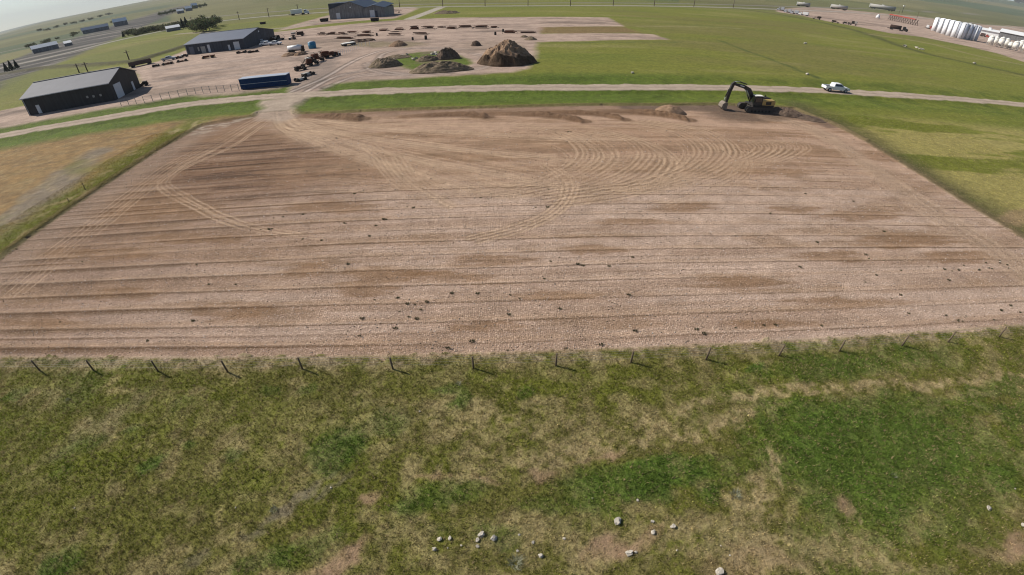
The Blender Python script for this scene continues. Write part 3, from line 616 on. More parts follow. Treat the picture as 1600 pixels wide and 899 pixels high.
# ---------------------------------------------------------------- materials of the things
M_ = dict(wood=mat('weathered wood', (.13, .095, .065), .9, .3, 8), wire=mat('galvanised wire', (.28, .27, .26), .5, .05), black=mat('near black steel', (.022, .020, .019), .8, .3, 3, 0, .15),
          wallblk=siding('black steel siding', (.022, .023, .026)), roofgrey=mat('grey steel roof', (.17, .175, .20), .75, .10, .3, 0, .2), wallnavy=siding('dark slate siding', (.036, .043, .060)), roofnavy=mat('slate blue roof', (.095, .11, .15), .5, .1, .3),
          roofdeep=mat('deep blue roof', (.03, .045, .075), .5, .1, .3), wallgrey=siding('grey steel siding', (.15, .15, .155)), white=mat('white paint', (.72, .73, .74), .5, .05), door=mat('white door', (.55, .57, .60), .6, .06),
          offwhite=mat('off white gel coat', (.78, .76, .70), .45, .05), blue=mat('blue painted steel', (.007, .036, .115), .65, .2, 2, 0, .15), bluelite=mat('pale roof sheet', (.30, .34, .42), .6, .15, 1), azure=mat('bright blue plastic', (.02, .17, .30), .5, .1),
          yellow=mat('faded yellow paint', (.42, .29, .10), .5, .2, 3), arm=mat('dark arm steel', (.028, .024, .022), .5, .3, 3), rubber=mat('rubber', (.02, .02, .02), .85, .2, 5), track=mat('dusty track steel', (.055, .047, .04), .8, .35, 5),
          glass=mat('dark glass', (.012, .015, .02), .12, .05, 1, 0, .8), rust=mat('rusty steel', (.085, .034, .021), .9, .5, 2.5, 0, .1), rustd=mat('dark rust', (.042, .026, .021), .9, .5, 2.5, 0, .1), red=mat('red paint', (.33, .045, .03), .5, .15, 2),
          silver=mat('silver body', (.36, .38, .42), .4, .08), grey=mat('grey concrete', (.33, .32, .30), .85, .2, 2), brown=mat('brown trailer side', (.075, .042, .036), .75, .25, 2), lamp=mat('lamp glass', (.6, .3, .1), .3, .1), stone=mat('pale stone', (.42, .38, .32), .9, .35, 9),
          tank=mat('white steel tank', (.80, .82, .86), .35, .04, .5), tank_shaded=mat('shade toned white tank', (.62, .65, .72), .4, .05, .5), bark=mat('bark', (.09, .07, .05), .9, .3, 4), bucket=mat('worn bucket steel', (.20, .165, .13), .7, .3, 4))
LEAF = attr_mat('foliage', .9, .35); GRASSM = attr_mat('grass blades', .9, .42); PEBBLE = attr_mat('pebbles')
HILL = dirt_mat('pale brown heap', (.31, .215, .145), (.17, .11, .07), 1.2); HILLD = dirt_mat('dark earth heap', (.17, .125, .095), (.06, .044, .034), 1.2); HILLG = dirt_mat('grey weedy heap', (.25, .19, .135), (.095, .08, .05), 1.6)

# ---------------------------------------------------------------- fence along the pasture
POSTS = [(62, 579), (147, 580), (247.5, 581), (356, 581.6), (472.5, 576.6), (614, 576.6), (740, 575.5), (868.5, 572), (985.6, 567), (1103, 562), (1217, 555.6), (1311.5, 549), (1408.6, 541), (1481, 535), (1560, 527.6)]
PP = at_n(POSTS); d0 = PP[1]-PP[0]; PP = np.vstack([PP[0]-d0*2, PP[0]-d0, PP, PP[-1]+(PP[-1]-PP[-2]), PP[-1]+2*(PP[-1]-PP[-2])])
fz = thing('wire_fence', 'long wire fence on thin wooden posts between bare lot and pasture', 'fence', (float(PP[0][0]), float(PP[0][1]), 0))
rp = random.Random(3)
for i, (x, y) in enumerate(PP):
    x0, y0 = x-PP[0][0], y-PP[0][1]; g = zat(x, y); lx, ly = rp.uniform(-.03, .03), rp.uniform(-.03, .03)
    MB().tube((x0, y0, g-.3), (x0+lx, y0+ly, g+.96+rp.uniform(-.04, .04)), .058, .05, 10).build('post', M_['wood'], fz, True)
for hgt_ in (.3, .52, .74, .92):
    w = MB()
    for i in range(len(PP)-1):
        a, b = PP[i]-PP[0], PP[i+1]-PP[0]; w.tube((a[0], a[1]+.06, zat(*PP[i])+hgt_), (b[0], b[1]+.06, zat(*PP[i+1])+hgt_), .0035, None, 4)
    w.build('wire', M_['wire'], fz)
for (a, b, c, lab) in ((134, 297, .95, 'thin brown stake leaning beside the left grass edge'), (108.5, 316, .55, 'short orange tipped stake on the left grass edge')):
    x, y, z = gp(a, b); r = thing('survey_stake', lab, 'stake', (x, y, z)); MB().tube((0, 0, -.2), (-.08, .05, c), .05, .04, 6).build('stake', M_['wood'], r)
    MB().tube((-.08, .05, c), (-.09, .055, c+.12), .055, .05, 6).build('painted_tip', M_['yellow'], r)

# ---------------------------------------------------------------- stones and tufts in the pasture
def rock_mesh(name, seed):
    rr = random.Random(seed); n, k = 12, 7; V = []; Fc = []
    for j in range(k+1):
        for i in range(n):
            a = 2*math.pi*i/n; ph = math.pi*j/k; x, y, z = math.sin(ph)*math.cos(a), math.sin(ph)*math.sin(a), math.cos(ph)
            f = 1+.5*(float(vnoise(np.array([x*1.9+seed*3.3+9]), np.array([y*1.9+z*2.1+7]), seed)[0])-.5)*2; V.append((x*f*.40, y*f*.30, min(z*f*.25, .17)))
    for j in range(k):
        for i in range(n): Fc.append((j*n+i, (j+1)*n+i, (j+1)*n+(i+1) % n, j*n+(i+1) % n))
    me = bpy.data.meshes.new(name); me.from_pydata(V, [], Fc); me.materials.append(M_['stone']); me.update()
    return me
RM = [rock_mesh('rock', s) for s in (1, 2, 3, 4, 5)]
ROCKS = [(687, 843, .30, 'rounded white stone, upper left of the loose cluster'), (703, 842, .30, 'white stone with a dark nick beside the cluster’s left stone'), (753, 836, .42, 'large flat white stone at the top of the pair in the grass'), (771, 842, .44, 'broad white stone right of the flat one'),
         (746, 844, .27, 'small white stone tucked below the large flat one'), (746, 854, .22, 'small pale stone lowest under the stone pair'), (679, 859, .32, 'upright white stone lowest left in the cluster'), (721, 853, .14, 'tiny pale stone in grass between two clusters'),
         (811, 836, .16, 'tiny white stone right of the broad white stone'), (833, 848, .24, 'pale tan stone on dry grass below the tiny stone'), (809, 861, .18, 'small pale stone just above the grey weed'), (845, 869, .34, 'pale upright stone right of the grey weed'),
         (882, 842, .2, 'small white stone alone on dry grass left of the boulder'), (926, 779, .13, 'tiny white stone alone in the green grass'), (964.6, 816, .52, 'largest grey white boulder above the bare soil patch'), (1019, 816, .22, 'small bright stone right of the boulder'),
         (1020, 833, .36, 'whitish stone half sunk in dirt below the small bright stone'), (984, 865, .44, 'angular white stone on the bare soil patch'), (993, 863, .2, 'small stone touching the angular white stone'), (1051, 824, .34, 'flat greyish stone on dry grass'), (1124, 895, .5, 'pale round boulder at the bottom edge'),
         (1057, 861, .14, 'tiny stone left of the dry dirt patch'), (1126, 854, .12, 'tiny stone above the bottom boulder'), (996, 783, .22, 'dull grey stone in green grass above the boulder'), (1544, 795, .4, 'long pale stone near the right edge'), (1585, 765, .14, 'tiny white stone near the right edge'),
         (1598, 821, .4, 'pale stone cut by the right edge'), (116, 794, .13, 'tiny white stone alone in the left pasture'), (368, 793, .12, 'tiny pale stone left of the grey track'), (518, 764, .15, 'small yellowish stone beside the grey track'), (656, 570+73, .16, 'small white stone upright in mid pasture'),
         (700, 857, .12, 'tiny stone between the cluster stones'), (1140, 868, .12, 'tiny pinkish stone on dry grass above the bottom boulder')]
for i, (a, b, s, lab) in enumerate(ROCKS):
    s *= .88
    x, y, z = gp(a, b); o = bpy.data.objects.new('rock', RM[i % 5]); S.collection.objects.link(o); o.location = (x, y, z+s*.16)
    o.scale = (s, s, s*(1.3 if 'upright' in lab else 1)); o.rotation_euler = (rp.uniform(-.3, .3), rp.uniform(-.3, .3), rp.uniform(0, 6.3)); tag(o, lab.replace('’', "'"), 'stone', 'pale stones lying in the pasture')

def blade_mesh(name, n, h, spread, cols, seed, mat_, wide=.02, lean=.6):
    r = np.random.RandomState(seed); a = r.rand(n)*2*np.pi; R = spread*np.sqrt(r.rand(n)); bx, by = R*np.cos(a), R*np.sin(a); la = a+r.randn(n)*.8; L = h*(.5+.7*r.rand(n)); ln = lean*(.3+r.rand(n))
    w = wide*(.7+.6*r.rand(n)); V = np.empty((n, 3, 3)); px_, py_ = -np.sin(la)*w, np.cos(la)*w
    V[:, 0] = np.stack([bx-px_, by-py_, 0*bx-.02], 1); V[:, 1] = np.stack([bx+px_, by+py_, 0*bx-.02], 1); V[:, 2] = np.stack([bx+np.cos(la)*L*ln, by+np.sin(la)*L*ln, L], 1)
    c = np.asarray(cols)[r.randint(0, len(cols), n)]*(.7+.6*r.rand(n, 1)); me = bpy.data.meshes.new(name)
    V = V.reshape(-1, 3); me.from_pydata(V.tolist(), [], np.arange(3*n).reshape(-1, 3).tolist()); at_ = me.attributes.new('albedo', 'FLOAT_COLOR', 'POINT'); A = np.ones((3*n, 4), np.float32); A[:, :3] = np.repeat(c, 3, 0); at_.data.foreach_set('color', A.ravel())
    me.materials.append(mat_); me.update(); return me
SB = blade_mesh('sage', 150, .2, .2, [(.38, .38, .28), (.28, .29, .19), (.18, .19, .11)], 3, LEAF, .012, 1.5)
for a, b, s, lab in ((805, 880, 1.0, 'grey green sagebrush clump near the bottom edge'), (1150, 773, .85, 'wispy grey weed beside the straw streak'), (429, 797, .6, 'small grey weed on the faint grey track'), (1395, 745, .5, 'dull grey weed within the lush green patch'), (716, 600, .55, 'small grey weed tuft in the middle of the pasture'), (106, 625, .5, 'dark little weed in the upper left pasture')):
    x, y, z = gp(a, b); o = bpy.data.objects.new('sagebrush', SB); S.collection.objects.link(o); o.location = (x, y, z); o.scale = (s,)*3; o.rotation_euler = (0, 0, rp.uniform(0, 6)); tag(o, lab, 'weed')
WEEDS = [(93, 502), (229.5, 532), (301, 500.6), (585, 467.5), (621, 464.5), (636, 473.6), (648, 475), (667, 471), (657.6, 483), (638.7, 494), (651, 496.6), (624, 486), (565, 496.6), (562, 524), (618, 512), (705.5, 456.7), (746, 458), (797, 460), (812, 466), (875, 481), (795, 490), (737.6, 533),
         (993, 516), (983, 460), (675, 543), (793, 546), (1089, 514), (1194, 507), (1212.5, 507), (1150, 511), (1284, 508), (1421, 489), (1479, 492), (1510, 493), (1566, 484), (1580, 476), (1498, 500.6), (1505, 501.6), (1554, 499), (1595, 487), (1408, 459.5), (1394, 465), (1353, 440), (1353.6, 397), (1382, 406.5),
         (1358, 403), (1409, 421.7), (1370.5, 429), (1451.5, 416), (1475, 418), (1477, 420), (1488.6, 422.7), (1506.5, 414), (1499, 421), (1531, 421), (1541, 410), (1546, 418), (1551, 419), (1563, 407), (1575, 413), (1576.5, 418), (1563, 410.5), (1483.6, 437), (1250.7, 416.6), (1149.4, 367.7), (1104, 345.7), (1204, 333),
         (1259, 302), (1334, 313.7), (1374, 328), (1335, 357.5), (1382, 361), (1301, 342), (1277.7, 377.8), (1068, 420), (537, 347), (553.6, 302), (599, 341.7), (603, 342), (587, 351.8), (577, 367.7), (646, 323.8), (636, 322), (751, 308), (763, 310), (837, 323), (855.7, 322.8), (857, 295), (860.7, 407), (874, 401),
         (903, 411.5), (911, 414), (952, 415), (989, 401), (850.6, 434.5), (543.5, 411.5), (406.7, 358), (420, 357.6), (424.6, 356.5), (369.5, 311), (427, 339.7), (442, 338), (473, 334), (538, 348), (472.5, 372.7), (502, 374.4), (306, 413), (325.7, 443.6), (128, 408), (368, 443.6), (884, 205), (888, 205), (892, 205.5), (700, 543), (884, 544), (1100, 520), (940, 538)]
WM = [blade_mesh('weed', 46, .26, .17, [(.07, .07, .04), (.045, .055, .03), (.11, .09, .055), (.08, .095, .04)], 10+i, LEAF, .035, .9) for i in range(5)]
for i, (a, b) in enumerate(WEEDS):
    x, y, z = gp(a, b); s = rp.uniform(.25, .62); o = bpy.data.objects.new('weed_clump', WM[i % 5]); S.collection.objects.link(o); o.location = (x, y, z); o.scale = (s*1.35, s*.9, s*.75); o.rotation_euler = (0, 0, rp.uniform(-.4, .4)); tag(o, 'small dark weed clump growing on the graded bare dirt', 'weed', 'weeds on the bare dirt lot')

# ---------------------------------------------------------------- loose cover: grass blades, gravel
def scatter_grass(name, X, Y, nb, h, wide, seed, spread=.07, jit=.35, gain=1.45):
    r = np.random.RandomState(seed); c, z, g, st_, sf = paint(X, Y); keep = (r.rand(len(X)) < g)&(sf == 0); X, Y, c = X[keep], Y[keep], c[keep]; z = zat_n(X, Y); n = len(X)
    lum = c.sum(1); lush = np.clip((c[:, 1]/(c[:, 0]+1e-6)-1)/.8, 0, 1)
    hh = h*(.55+.7*r.rand(n))*(.8+.5*lush); Xb = np.repeat(X, nb); Yb = np.repeat(Y, nb); Zb = np.repeat(z, nb); m = n*nb
    a = r.rand(m)*2*np.pi; R = spread*r.rand(m); bx, by = Xb+R*np.cos(a), Yb+R*np.sin(a); la = a+r.randn(m)*.9; L = np.repeat(hh, nb)*(.6+.6*r.rand(m)); ln = .35+.9*r.rand(m); w = wide*(.7+.7*r.rand(m))
    V = np.empty((m, 3, 3)); sx, sy = -np.sin(la)*w, np.cos(la)*w
    V[:, 0] = np.stack([bx-sx, by-sy, Zb-.015], 1); V[:, 1] = np.stack([bx+sx, by+sy, Zb-.015], 1); V[:, 2] = np.stack([bx+np.cos(la)*L*ln, by+np.sin(la)*L*ln, Zb+L], 1)
    k = np.exp(r.randn(n, 1)*jit)*gain; cc = c*k; dry = (r.rand(n) < .2*(1-.7*lush)*(.4+1.2*fbm(X*.5, Y*.5, 3, 99)))[:, None]; cc = np.where(dry, np.array([[.38, .30, .16]])*(.7+.5*r.rand(n, 1)), cc); cb = np.repeat(cc, nb, 0)*(.85+.3*r.rand(m, 1)); cv = np.repeat(cb, 3, 0)
    o = raw_mesh(name, V.reshape(-1, 3), np.arange(3*m).reshape(-1, 3), GRASSM, 3, {'albedo': cv}, False); o['kind'] = 'stuff'; return o
rg_ = np.random.RandomState(11)
n = 130000; X = rg_.uniform(-48, 48, n); Y = 3+16.4*rg_.rand(n)**1.0; k = np.abs(X) < 17+Y*1.6
scatter_grass('pasture_grass', X[k], Y[k], 6, .115, .013, 1, .06, .34)
n = 60000; X = np.concatenate([LX0-.5-7*rg_.rand(n//3)**1.5, rg_.uniform(LX1+.3, 84, n//3), rg_.uniform(-140, 170, n//3)]); Y = np.concatenate([rg_.uniform(18, 71, n//3), rg_.uniform(18, 74, n//3), rg_.uniform(70, 100, n//3)])
scatter_grass('field_grass', X, Y, 4, .09, .026, 2, .2, .3, 1.75)
n = 60000; X = rg_.uniform(LX0, LX1, n); Y = LY0+.2+(62-LY0)*rg_.rand(n)**1.25; c, z, g, st_, sf = paint(X, Y); k = (sf == 1)&(rg_.rand(n) < st_+.1); X, Y = X[k], Y[k]; n = len(X); z = zat_n(X, Y); s = .014+.03*rg_.rand(n)**3; s = s*(1+Y/70)
o8 = np.array([(1, 0, 0), (0, 1, 0), (-1, 0, 0), (0, -1, 0), (0, 0, .8), (0, 0, -.4)]); J = o8[None]*s[:, None, None]*(.6+.8*rg_.rand(n, 6, 1)); J += np.stack([X, Y, z+s*.25], 1)[:, None]
tri = np.array([(0, 1, 4), (1, 2, 4), (2, 3, 4), (3, 0, 4), (1, 0, 5), (2, 1, 5), (3, 2, 5), (0, 3, 5)]); Fc = (tri[None]+(np.arange(n)*6)[:, None, None]).reshape(-1, 3)
cs = np.array([(.56, .49, .45), (.44, .35, .28), (.30, .22, .16), (.22, .19, .17), (.13, .09, .07)])[rg_.randint(0, 5, n)]*(.8+.35*rg_.rand(n, 1))
o = raw_mesh('gravel_stones', J.reshape(-1, 3), Fc, PEBBLE, 3, {'albedo': np.repeat(cs, 6, 0)}, False); o['kind'] = 'stuff'

# ---------------------------------------------------------------- heaps of earth
def heap(name, label, cx, cy, rx, ry, h, rz, m, seed, cat='dirt pile', power=1.0, cut=0.0, rough=.22, toes=.25, group=None, tone2=None):
    """cx, cy: centre of the base on the ground"""
    nr, na = 26, 64; V = []; T = []; z0 = zat(cx, cy)
    for j in range(nr+1):
        q = j/nr
        for i in range(na):
            a = 2*math.pi*i/na; e = 1+toes*(float(vnoise(np.array([math.cos(a)*1.5+seed]), np.array([math.sin(a)*1.5]), seed)[0])-.5)
            u, v = q*math.cos(a), q*math.sin(a); zz = max(0, 1-q**(1+power))*h
            tone = 1.0
            if cut and v < 0:                                          # a terrace with a steep dug out face below the crown
                gul = .16*(float(fbm(np.array([a*5.0+seed]), np.array([q*2.0]), 3, seed+2)[0])-.5)+.10*(float(fbm(np.array([u*7.]), np.array([v*7.+3]), 3, seed+8)[0])-.5)
                zz = max(zz, cut*h*(.62+.75*float(vnoise(np.array([a*2.3+4]), np.array([q*3.]), seed)[0]))*float(sstep(1.0, .74, q+gul))*min(1.0, -v*2.5))
                if q+gul > .76: tone = tone2*(.5+1.3*float(fbm(np.array([u*8.]), np.array([v*8.+q*6]), 3, 3)[0]))
            zz += (float(fbm(np.array([u*3.1+seed]), np.array([v*3.1]), 4, seed)[0])-.5)*h*rough*2*(1-q**3)
            if q == 1: zz = -.35
            zz += (float(fbm(np.array([u*9+seed]), np.array([v*9]), 3, seed+5)[0])-.5)*h*rough*.9*(1-q**4); V.append((u*rx*e, v*ry*e, zz if q < 1 else -.35)); T.append((tone, tone*.98, tone*.97))
    Fc = [(j*na+i, (j+1)*na+i, (j+1)*na+(i+1) % na, j*na+(i+1) % na) for j in range(nr) for i in range(na)]
    me = bpy.data.meshes.new(name); me.from_pydata(V, [], Fc); me.materials.append(m); at_ = me.attributes.new('tone', 'FLOAT_COLOR', 'POINT'); A = np.ones((len(V), 4), np.float32); A[:, :3] = np.array(T); at_.data.foreach_set('color', A.ravel()); me.update()
    for p in me.polygons: p.use_smooth = False if rough > .15 else True
    o = bpy.data.objects.new(name, me); S.collection.objects.link(o); o.location = (cx, cy, z0); o.rotation_euler = (0, 0, rz); return tag(o, label, cat, group)
def heap_px(px0, pxc, px1, ybase, ytop, depth, label, m, seed, **k):
    a, b = np.array(at(px0, ybase)), np.array(at(px1, ybase)); c = np.array(at(pxc, ybase)); rx = np.linalg.norm(b-a)/2; ry = rx*depth; n_ = c/np.linalg.norm(c); c = (a+b)/2*.5+c*.5; c = c+n_*ry*.85
    rb = np.linalg.norm(c); rtp = np.linalg.norm(at(pxc, ytop)); h = H*(1-rb/rtp); return heap('dirt_pile', label, float(c[0]), float(c[1]), rx, ry, h, math.atan2(n_[1], n_[0])-math.pi/2, m, seed, **k)
heap_px(745, 790, 842, 104, 60.5, .9, 'largest brown earth pile with a dark steep dug out front face', HILL, 5, cut=.42, rough=.24, tone2=.27, power=.35)
heap_px(735, 744, 753, 72.5, 64, .8, 'small dark dirt mound left of the largest earth pile', HILLD, 6)
heap_px(678, 700, 717, 93.5, 76, .8, 'dark jagged heap of rubble behind the weedy island', HILLD, 7, rough=.34)
heap_px(652, 668, 690, 96, 88, .6, 'low grey green weedy hummock in the middle of the island', HILLG, 29, rough=.34); heap_px(640, 692, 737, 114, 97, .42, 'long low weedy mound at the front of the green island', HILLG, 8, rough=.3)
heap_px(580, 602, 630, 106, 91, .6, 'grey brown mound with dark right side at the island left end', HILLG, 9, rough=.28)
heap_px(604, 620, 645, 92, 86, .6, 'low pale grey dirt bank at the back of the green island', HILLG, 19, rough=.25)
heap_px(608, 623, 637, 73, 64, .8, 'pale tan dirt mound behind the island', HILL, 10)
heap_px(1022, 1046, 1071, 179, 163.5, .7, 'cone shaped brown dirt pile at the lot’s back edge'.replace('’', "'"), HILL, 11, rough=.14)
heap_px(1200, 1224, 1250, 181, 167, .6, 'dark brown spoil heap just right of the excavator', HILLD, 12, rough=.22)
heap_px(1232, 1250, 1290, 186, 178, .5, 'low dark clods trailing right of the spoil heap', HILLD, 13, rough=.34)
heap_px(819, 829, 840, 63, 57.5, .8, 'small grey gravel cone right behind the largest pile', HILLG, 14); heap_px(812, 819, 826, 59, 55.5, .8, 'tiny grey gravel cone farther behind the largest pile', HILLG, 15)
heap_px(443, 453, 463, 88, 82, .8, 'brown dirt mound in front of the white tank trailer', HILL, 16); heap_px(462, 470, 478, 87, 80.5, .8, 'brown dirt mound right of its twin by the white tank trailer', HILL, 17)
heap_px(680, 700, 716, 22, 16.5, .6, 'pale rubble heap in the grass beside the pale track', HILLG, 18, rough=.3)
for i, (a, b, s) in enumerate(((629, 88.5, 1.1), (636, 86, .9), (646, 94, 1.2), (651, 92, .9), (676, 85.5, 1.3), (680, 84, 1.1), (682, 86.5, .9), (664, 91, .8), (616, 94, .8))):
    x, y, z = gp(a, b); o = bpy.data.objects.new('boulder', RM[i % 5]); S.collection.objects.link(o); o.location = (x, y, z+.2); o.scale = (s*1.3, s*1.3, s*1.5); o.rotation_euler = (.3, .2, i); tag(o, 'white boulder on the green island, '+('in the back row left', 'just right of the back row left one', 'biggest of the front pair', 'right of the front pair', 'left of the dark rubble heap', 'topmost by the dark rubble heap', 'lowest by the dark rubble heap', 'between front pair and rubble heap', 'farthest left')[i], 'boulder', 'white boulders on the green island')
for i, (a, b, s, lab) in enumerate(((1258, 68.5, 1.6, 'lone white stone in the big field right of centre'), (1414, 72.7, 3.2, 'white stone at the left of three by the ditch'), (1432, 75.2, 2.4, 'white stone in the middle of three by the ditch'), (1440, 78, 3.2, 'white stone at the right of three by the ditch'), (1522, 99.5, 1.8, 'white stone alone below the hopper tanks'), (988, 115, .9, 'small pale stone in the field above the gravel road'), (1261, 117, 1.4, 'pale stone in the field above the pickup truck'))):
    x, y, z = gp(a, b); o = bpy.data.objects.new('field_stone', RM[i % 5]); S.collection.objects.link(o); o.location = (x, y, z+.2); o.scale = (s,)*3; o.rotation_euler = (0, 0, i*.7); tag(o, lab, 'stone')

# ---------------------------------------------------------------- sheds
def gable_shed(name, label, A, B, depth_to, eave, peak, wm, rm, doors=(), gdoors=(), over=.3, trim=None, side=1):
    """long front wall from A to B (pixels), gable end from B to depth_to"""
    a, b, c = (np.array(at(*p)) for p in (A, B, depth_to)); ex = b-a; L = float(np.linalg.norm(ex)); ex /= L; ey = np.array([-ex[1], ex[0]]); D = float((c-b)@ey)
    g = min(zat(*a), zat(*b)); r = thing(name, label, 'building', (float(a[0]), float(a[1]), g), math.atan2(ex[1], ex[0]))
    w = MB(); prof = [(0, -.3), (D, -.3), (D, eave), (D/2, peak), (0, eave)]
    V = [(0, y, z) for y, z in prof]+[(L, y, z) for y, z in prof]; w.add(V, [(0, 1, 2, 3, 4)[::1], (9, 8, 7, 6, 5), (0, 5, 6, 1), (1, 6, 7, 2), (4, 9, 5, 0)]); w.build('wall', wm, r)
    s = (peak-eave)/(D/2); e = eave-over*s; th = .12; ro = MB()
    for y0, z0, y1, z1 in ((-over, e, D/2, peak), (D+over, e, D/2, peak)):
        ro.add([(-over, y0, z0), (L+over, y0, z0), (L+over, y1, z1), (-over, y1, z1), (-over, y0, z0+th), (L+over, y0, z0+th), (L+over, y1, z1+th), (-over, y1, z1+th)], [(3, 2, 1, 0), (4, 5, 6, 7), (0, 1, 5, 4), (1, 2, 6, 5), (2, 3, 7, 6), (3, 0, 4, 7)])
    ro_ = ro.build('roof', rm, r)
    MB().box((L/2, D/2, peak+.16), (L+2*over, .5, .08)).build('ridge_cap', rm, ro_)
    MB().box((L/2, -over-.05, e+.02), (L+2*over, .14, .16)).build('gutter', M_['silver'], ro_)
    MB().box((.3, -.07, eave/2), (.12, .12, eave)).build('downpipe', M_['silver'], r)
    for (u, w_, h_, z_, mm, nm) in doors: MB().box((u*L, -.04, z_+h_/2), (w_, .10, h_)).build(nm, mm, r)
    for (u, w_, h_, z_, mm, nm) in gdoors: MB().box((L+.04, u*D, z_+h_/2), (.10, w_, h_)).build(nm, mm, r)
    return r, L, D
gable_shed('metal_shed', 'long black walled shed with pale grey roof nearest the gravel road', (46, 181), (180, 157), (219, 136), 4.1, 6.3, M_['wallblk'], M_['roofgrey'],
           [(.14, .9, 2.0, .1, M_['door'], 'door'), (.72, .5, .5, 1.6, M_['grey'], 'window'), (.79, .5, .5, 1.5, M_['grey'], 'window'), (.87, .5, .5, 1.5, M_['grey'], 'window')], [(.23, 3.4, 3.3, .05, M_['door'], 'overhead_door'), (.74, .9, 2.1, .1, M_['door'], 'door')])
gable_shed('metal_shed', 'long dark slate blue shed in the middle of the gravel yard', (293, 86), (384, 76.4), (407.5, 63), 3.6, 5.7, M_['wallnavy'], M_['roofnavy'],
           [(.87, 2.3, 2.7, .05, M_['door'], 'overhead_door'), (.74, .8, 1.9, .05, M_['door'], 'door'), (.40, 1.0, 2.7, .05, M_['door'], 'door'), (.30, 1.8, 2.3, .05, M_['grey'], 'overhead_door'), (.22, .6, 1.3, .9, M_['grey'], 'window'), (.10, 1.8, 2.6, .05, M_['roofnavy'], 'overhead_door')], [(.5, .7, .5, 4.2, M_['white'], 'vent')])
# warehouse: a wide gable facing the lot and a lower wing with a deep blue roof
a, b, c = (np.array(at(*p)) for p in ((516, 31), (571, 27.5), (602, 24))); ex = b-a; Lw = float(np.linalg.norm(ex)); ex /= Lw
wh = thing('warehouse', 'large grey gabled warehouse with a blue roofed wing at the back', 'building', (float(a[0]), float(a[1]), zat(*a)), math.atan2(ex[1], ex[0]))
D = 26; ea, pk = 5.3, 8.4
MB().add([(0, 0, -.5), (Lw, 0, -.5), (Lw, 0, ea), (Lw*.62, 0, pk), (0, 0, ea-.2), (0, D, -.5), (Lw, D, -.5), (Lw, D, ea), (Lw*.62, D, pk), (0, D, ea-.2)], [(0, 1, 2, 3, 4), (9, 8, 7, 6, 5), (1, 6, 7, 2), (5, 0, 4, 9)]).build('wall', M_['wallgrey'], wh)
rf = MB()
for y0, z0, y1, z1 in ((-.4, ea-.35, Lw*.62, pk), (Lw+.4, ea-.2, Lw*.62, pk)): rf.add([(y0, -.4, z0), (y1, -.4, z1), (y1, D, z1), (y0, D, z0), (y0, -.4, z0+.15), (y1, -.4, z1+.15), (y1, D, z1+.15), (y0, D, z0+.15)], [(3, 2, 1, 0), (4, 5, 6, 7), (0, 1, 5, 4), (1, 2, 6, 5), (2, 3, 7, 6), (3, 0, 4, 7)])
rf.build('roof', M_['roofdeep'], wh)
MB().box((Lw*.25, -.05, 1.6), (2.2, .12, 3.2)).build('overhead_door', M_['door'], wh); MB().box((Lw*.62, -.2, 5.6), (.6, .3, .6)).build('light', M_['white'], wh)
MB().box((Lw*.2, D*.35, 6.6), (Lw*.5, D*.5, 2.8)).build('upper_block', M_['wallnavy'], wh)
W2 = 11.6
MB().add([(Lw, -1.2, -.5), (Lw+W2, -1.2, -.5), (Lw+W2, -1.2, 4.6), (Lw+W2/2, -1.2, 6.0), (Lw, -1.2, 4.6), (Lw, 15, -.5), (Lw+W2, 15, -.5), (Lw+W2, 15, 4.6), (Lw+W2/2, 15, 6.0), (Lw, 15, 4.6)], [(0, 1, 2, 3, 4), (9, 8, 7, 6, 5), (1, 6, 7, 2), (5, 0, 4, 9)]).build('wing_wall', M_['wallgrey'], wh)
rf = MB()
for y0, z0, y1, z1 in ((Lw-.3, 4.5, Lw+W2/2, 6.05), (Lw+W2+.4, 4.5, Lw+W2/2, 6.05)): rf.add([(y0, -1.6, z0), (y1, -1.6, z1), (y1, 15, z1+1.0), (y0, 15, z0+1.0), (y0, -1.6, z0+.15), (y1, -1.6, z1+.15), (y1, 15, z1+1.15), (y0, 15, z0+1.15)], [(3, 2, 1, 0), (4, 5, 6, 7), (0, 1, 5, 4), (1, 2, 6, 5), (2, 3, 7, 6), (3, 0, 4, 7)])
rf.build('wing_roof', M_['roofdeep'], wh); MB().box((Lw+W2*.4, -1.25, 1.8), (2.6, .12, 3.6)).build('overhead_door', M_['door'], wh); MB().box((Lw+W2*.6, -1.25, 1.6), (1.2, .12, 3.2)).build('door', M_['wallnavy'], wh)

# ---------------------------------------------------------------- blue container, trailers, bins
x, y, z = gp(377, 140.6); ct = thing('shipping_container', 'long blue steel container with a pale stripe beside the road', 'container', (x, y, z), math.radians(2.2)); CL = 10.7
MB().box((CL/2, 1.2, 1.15), (CL, 2.4, 2.1)).build('body', M_['blue'], ct); MB().box((CL/2, 1.2, 2.25), (CL+.1, 2.5, .1)).build('roof', M_['bluelite'], ct); MB().box((CL/2, -.02, 1.12), (CL, .06, .10)).build('stripe', M_['bluelite'], ct)
q = MB()
for i in range(27): q.box((.2+i*(CL-.4)/26, -.03, 1.6), (.10, .06, .85)); q.box((.2+i*(CL-.4)/26, -.03, .6), (.10, .06, .8))
q.build('side_ribs', M_['blue'], ct); MB().box((CL+.03, 1.2, 1.15), (.06, 2.2, 1.9)).build('end_door', M_['blue'], ct)
for i, u in enumerate((.5, CL-.5)): MB().box((u, 1.2, .05), (.3, 2.2, .2)).build('skid', M_['rustd'], ct)
def wheel(mb, x, y, z, r=.4, w=.28): mb.tube((x, y-w/2, z), (x, y+w/2, z), r, r, 16)
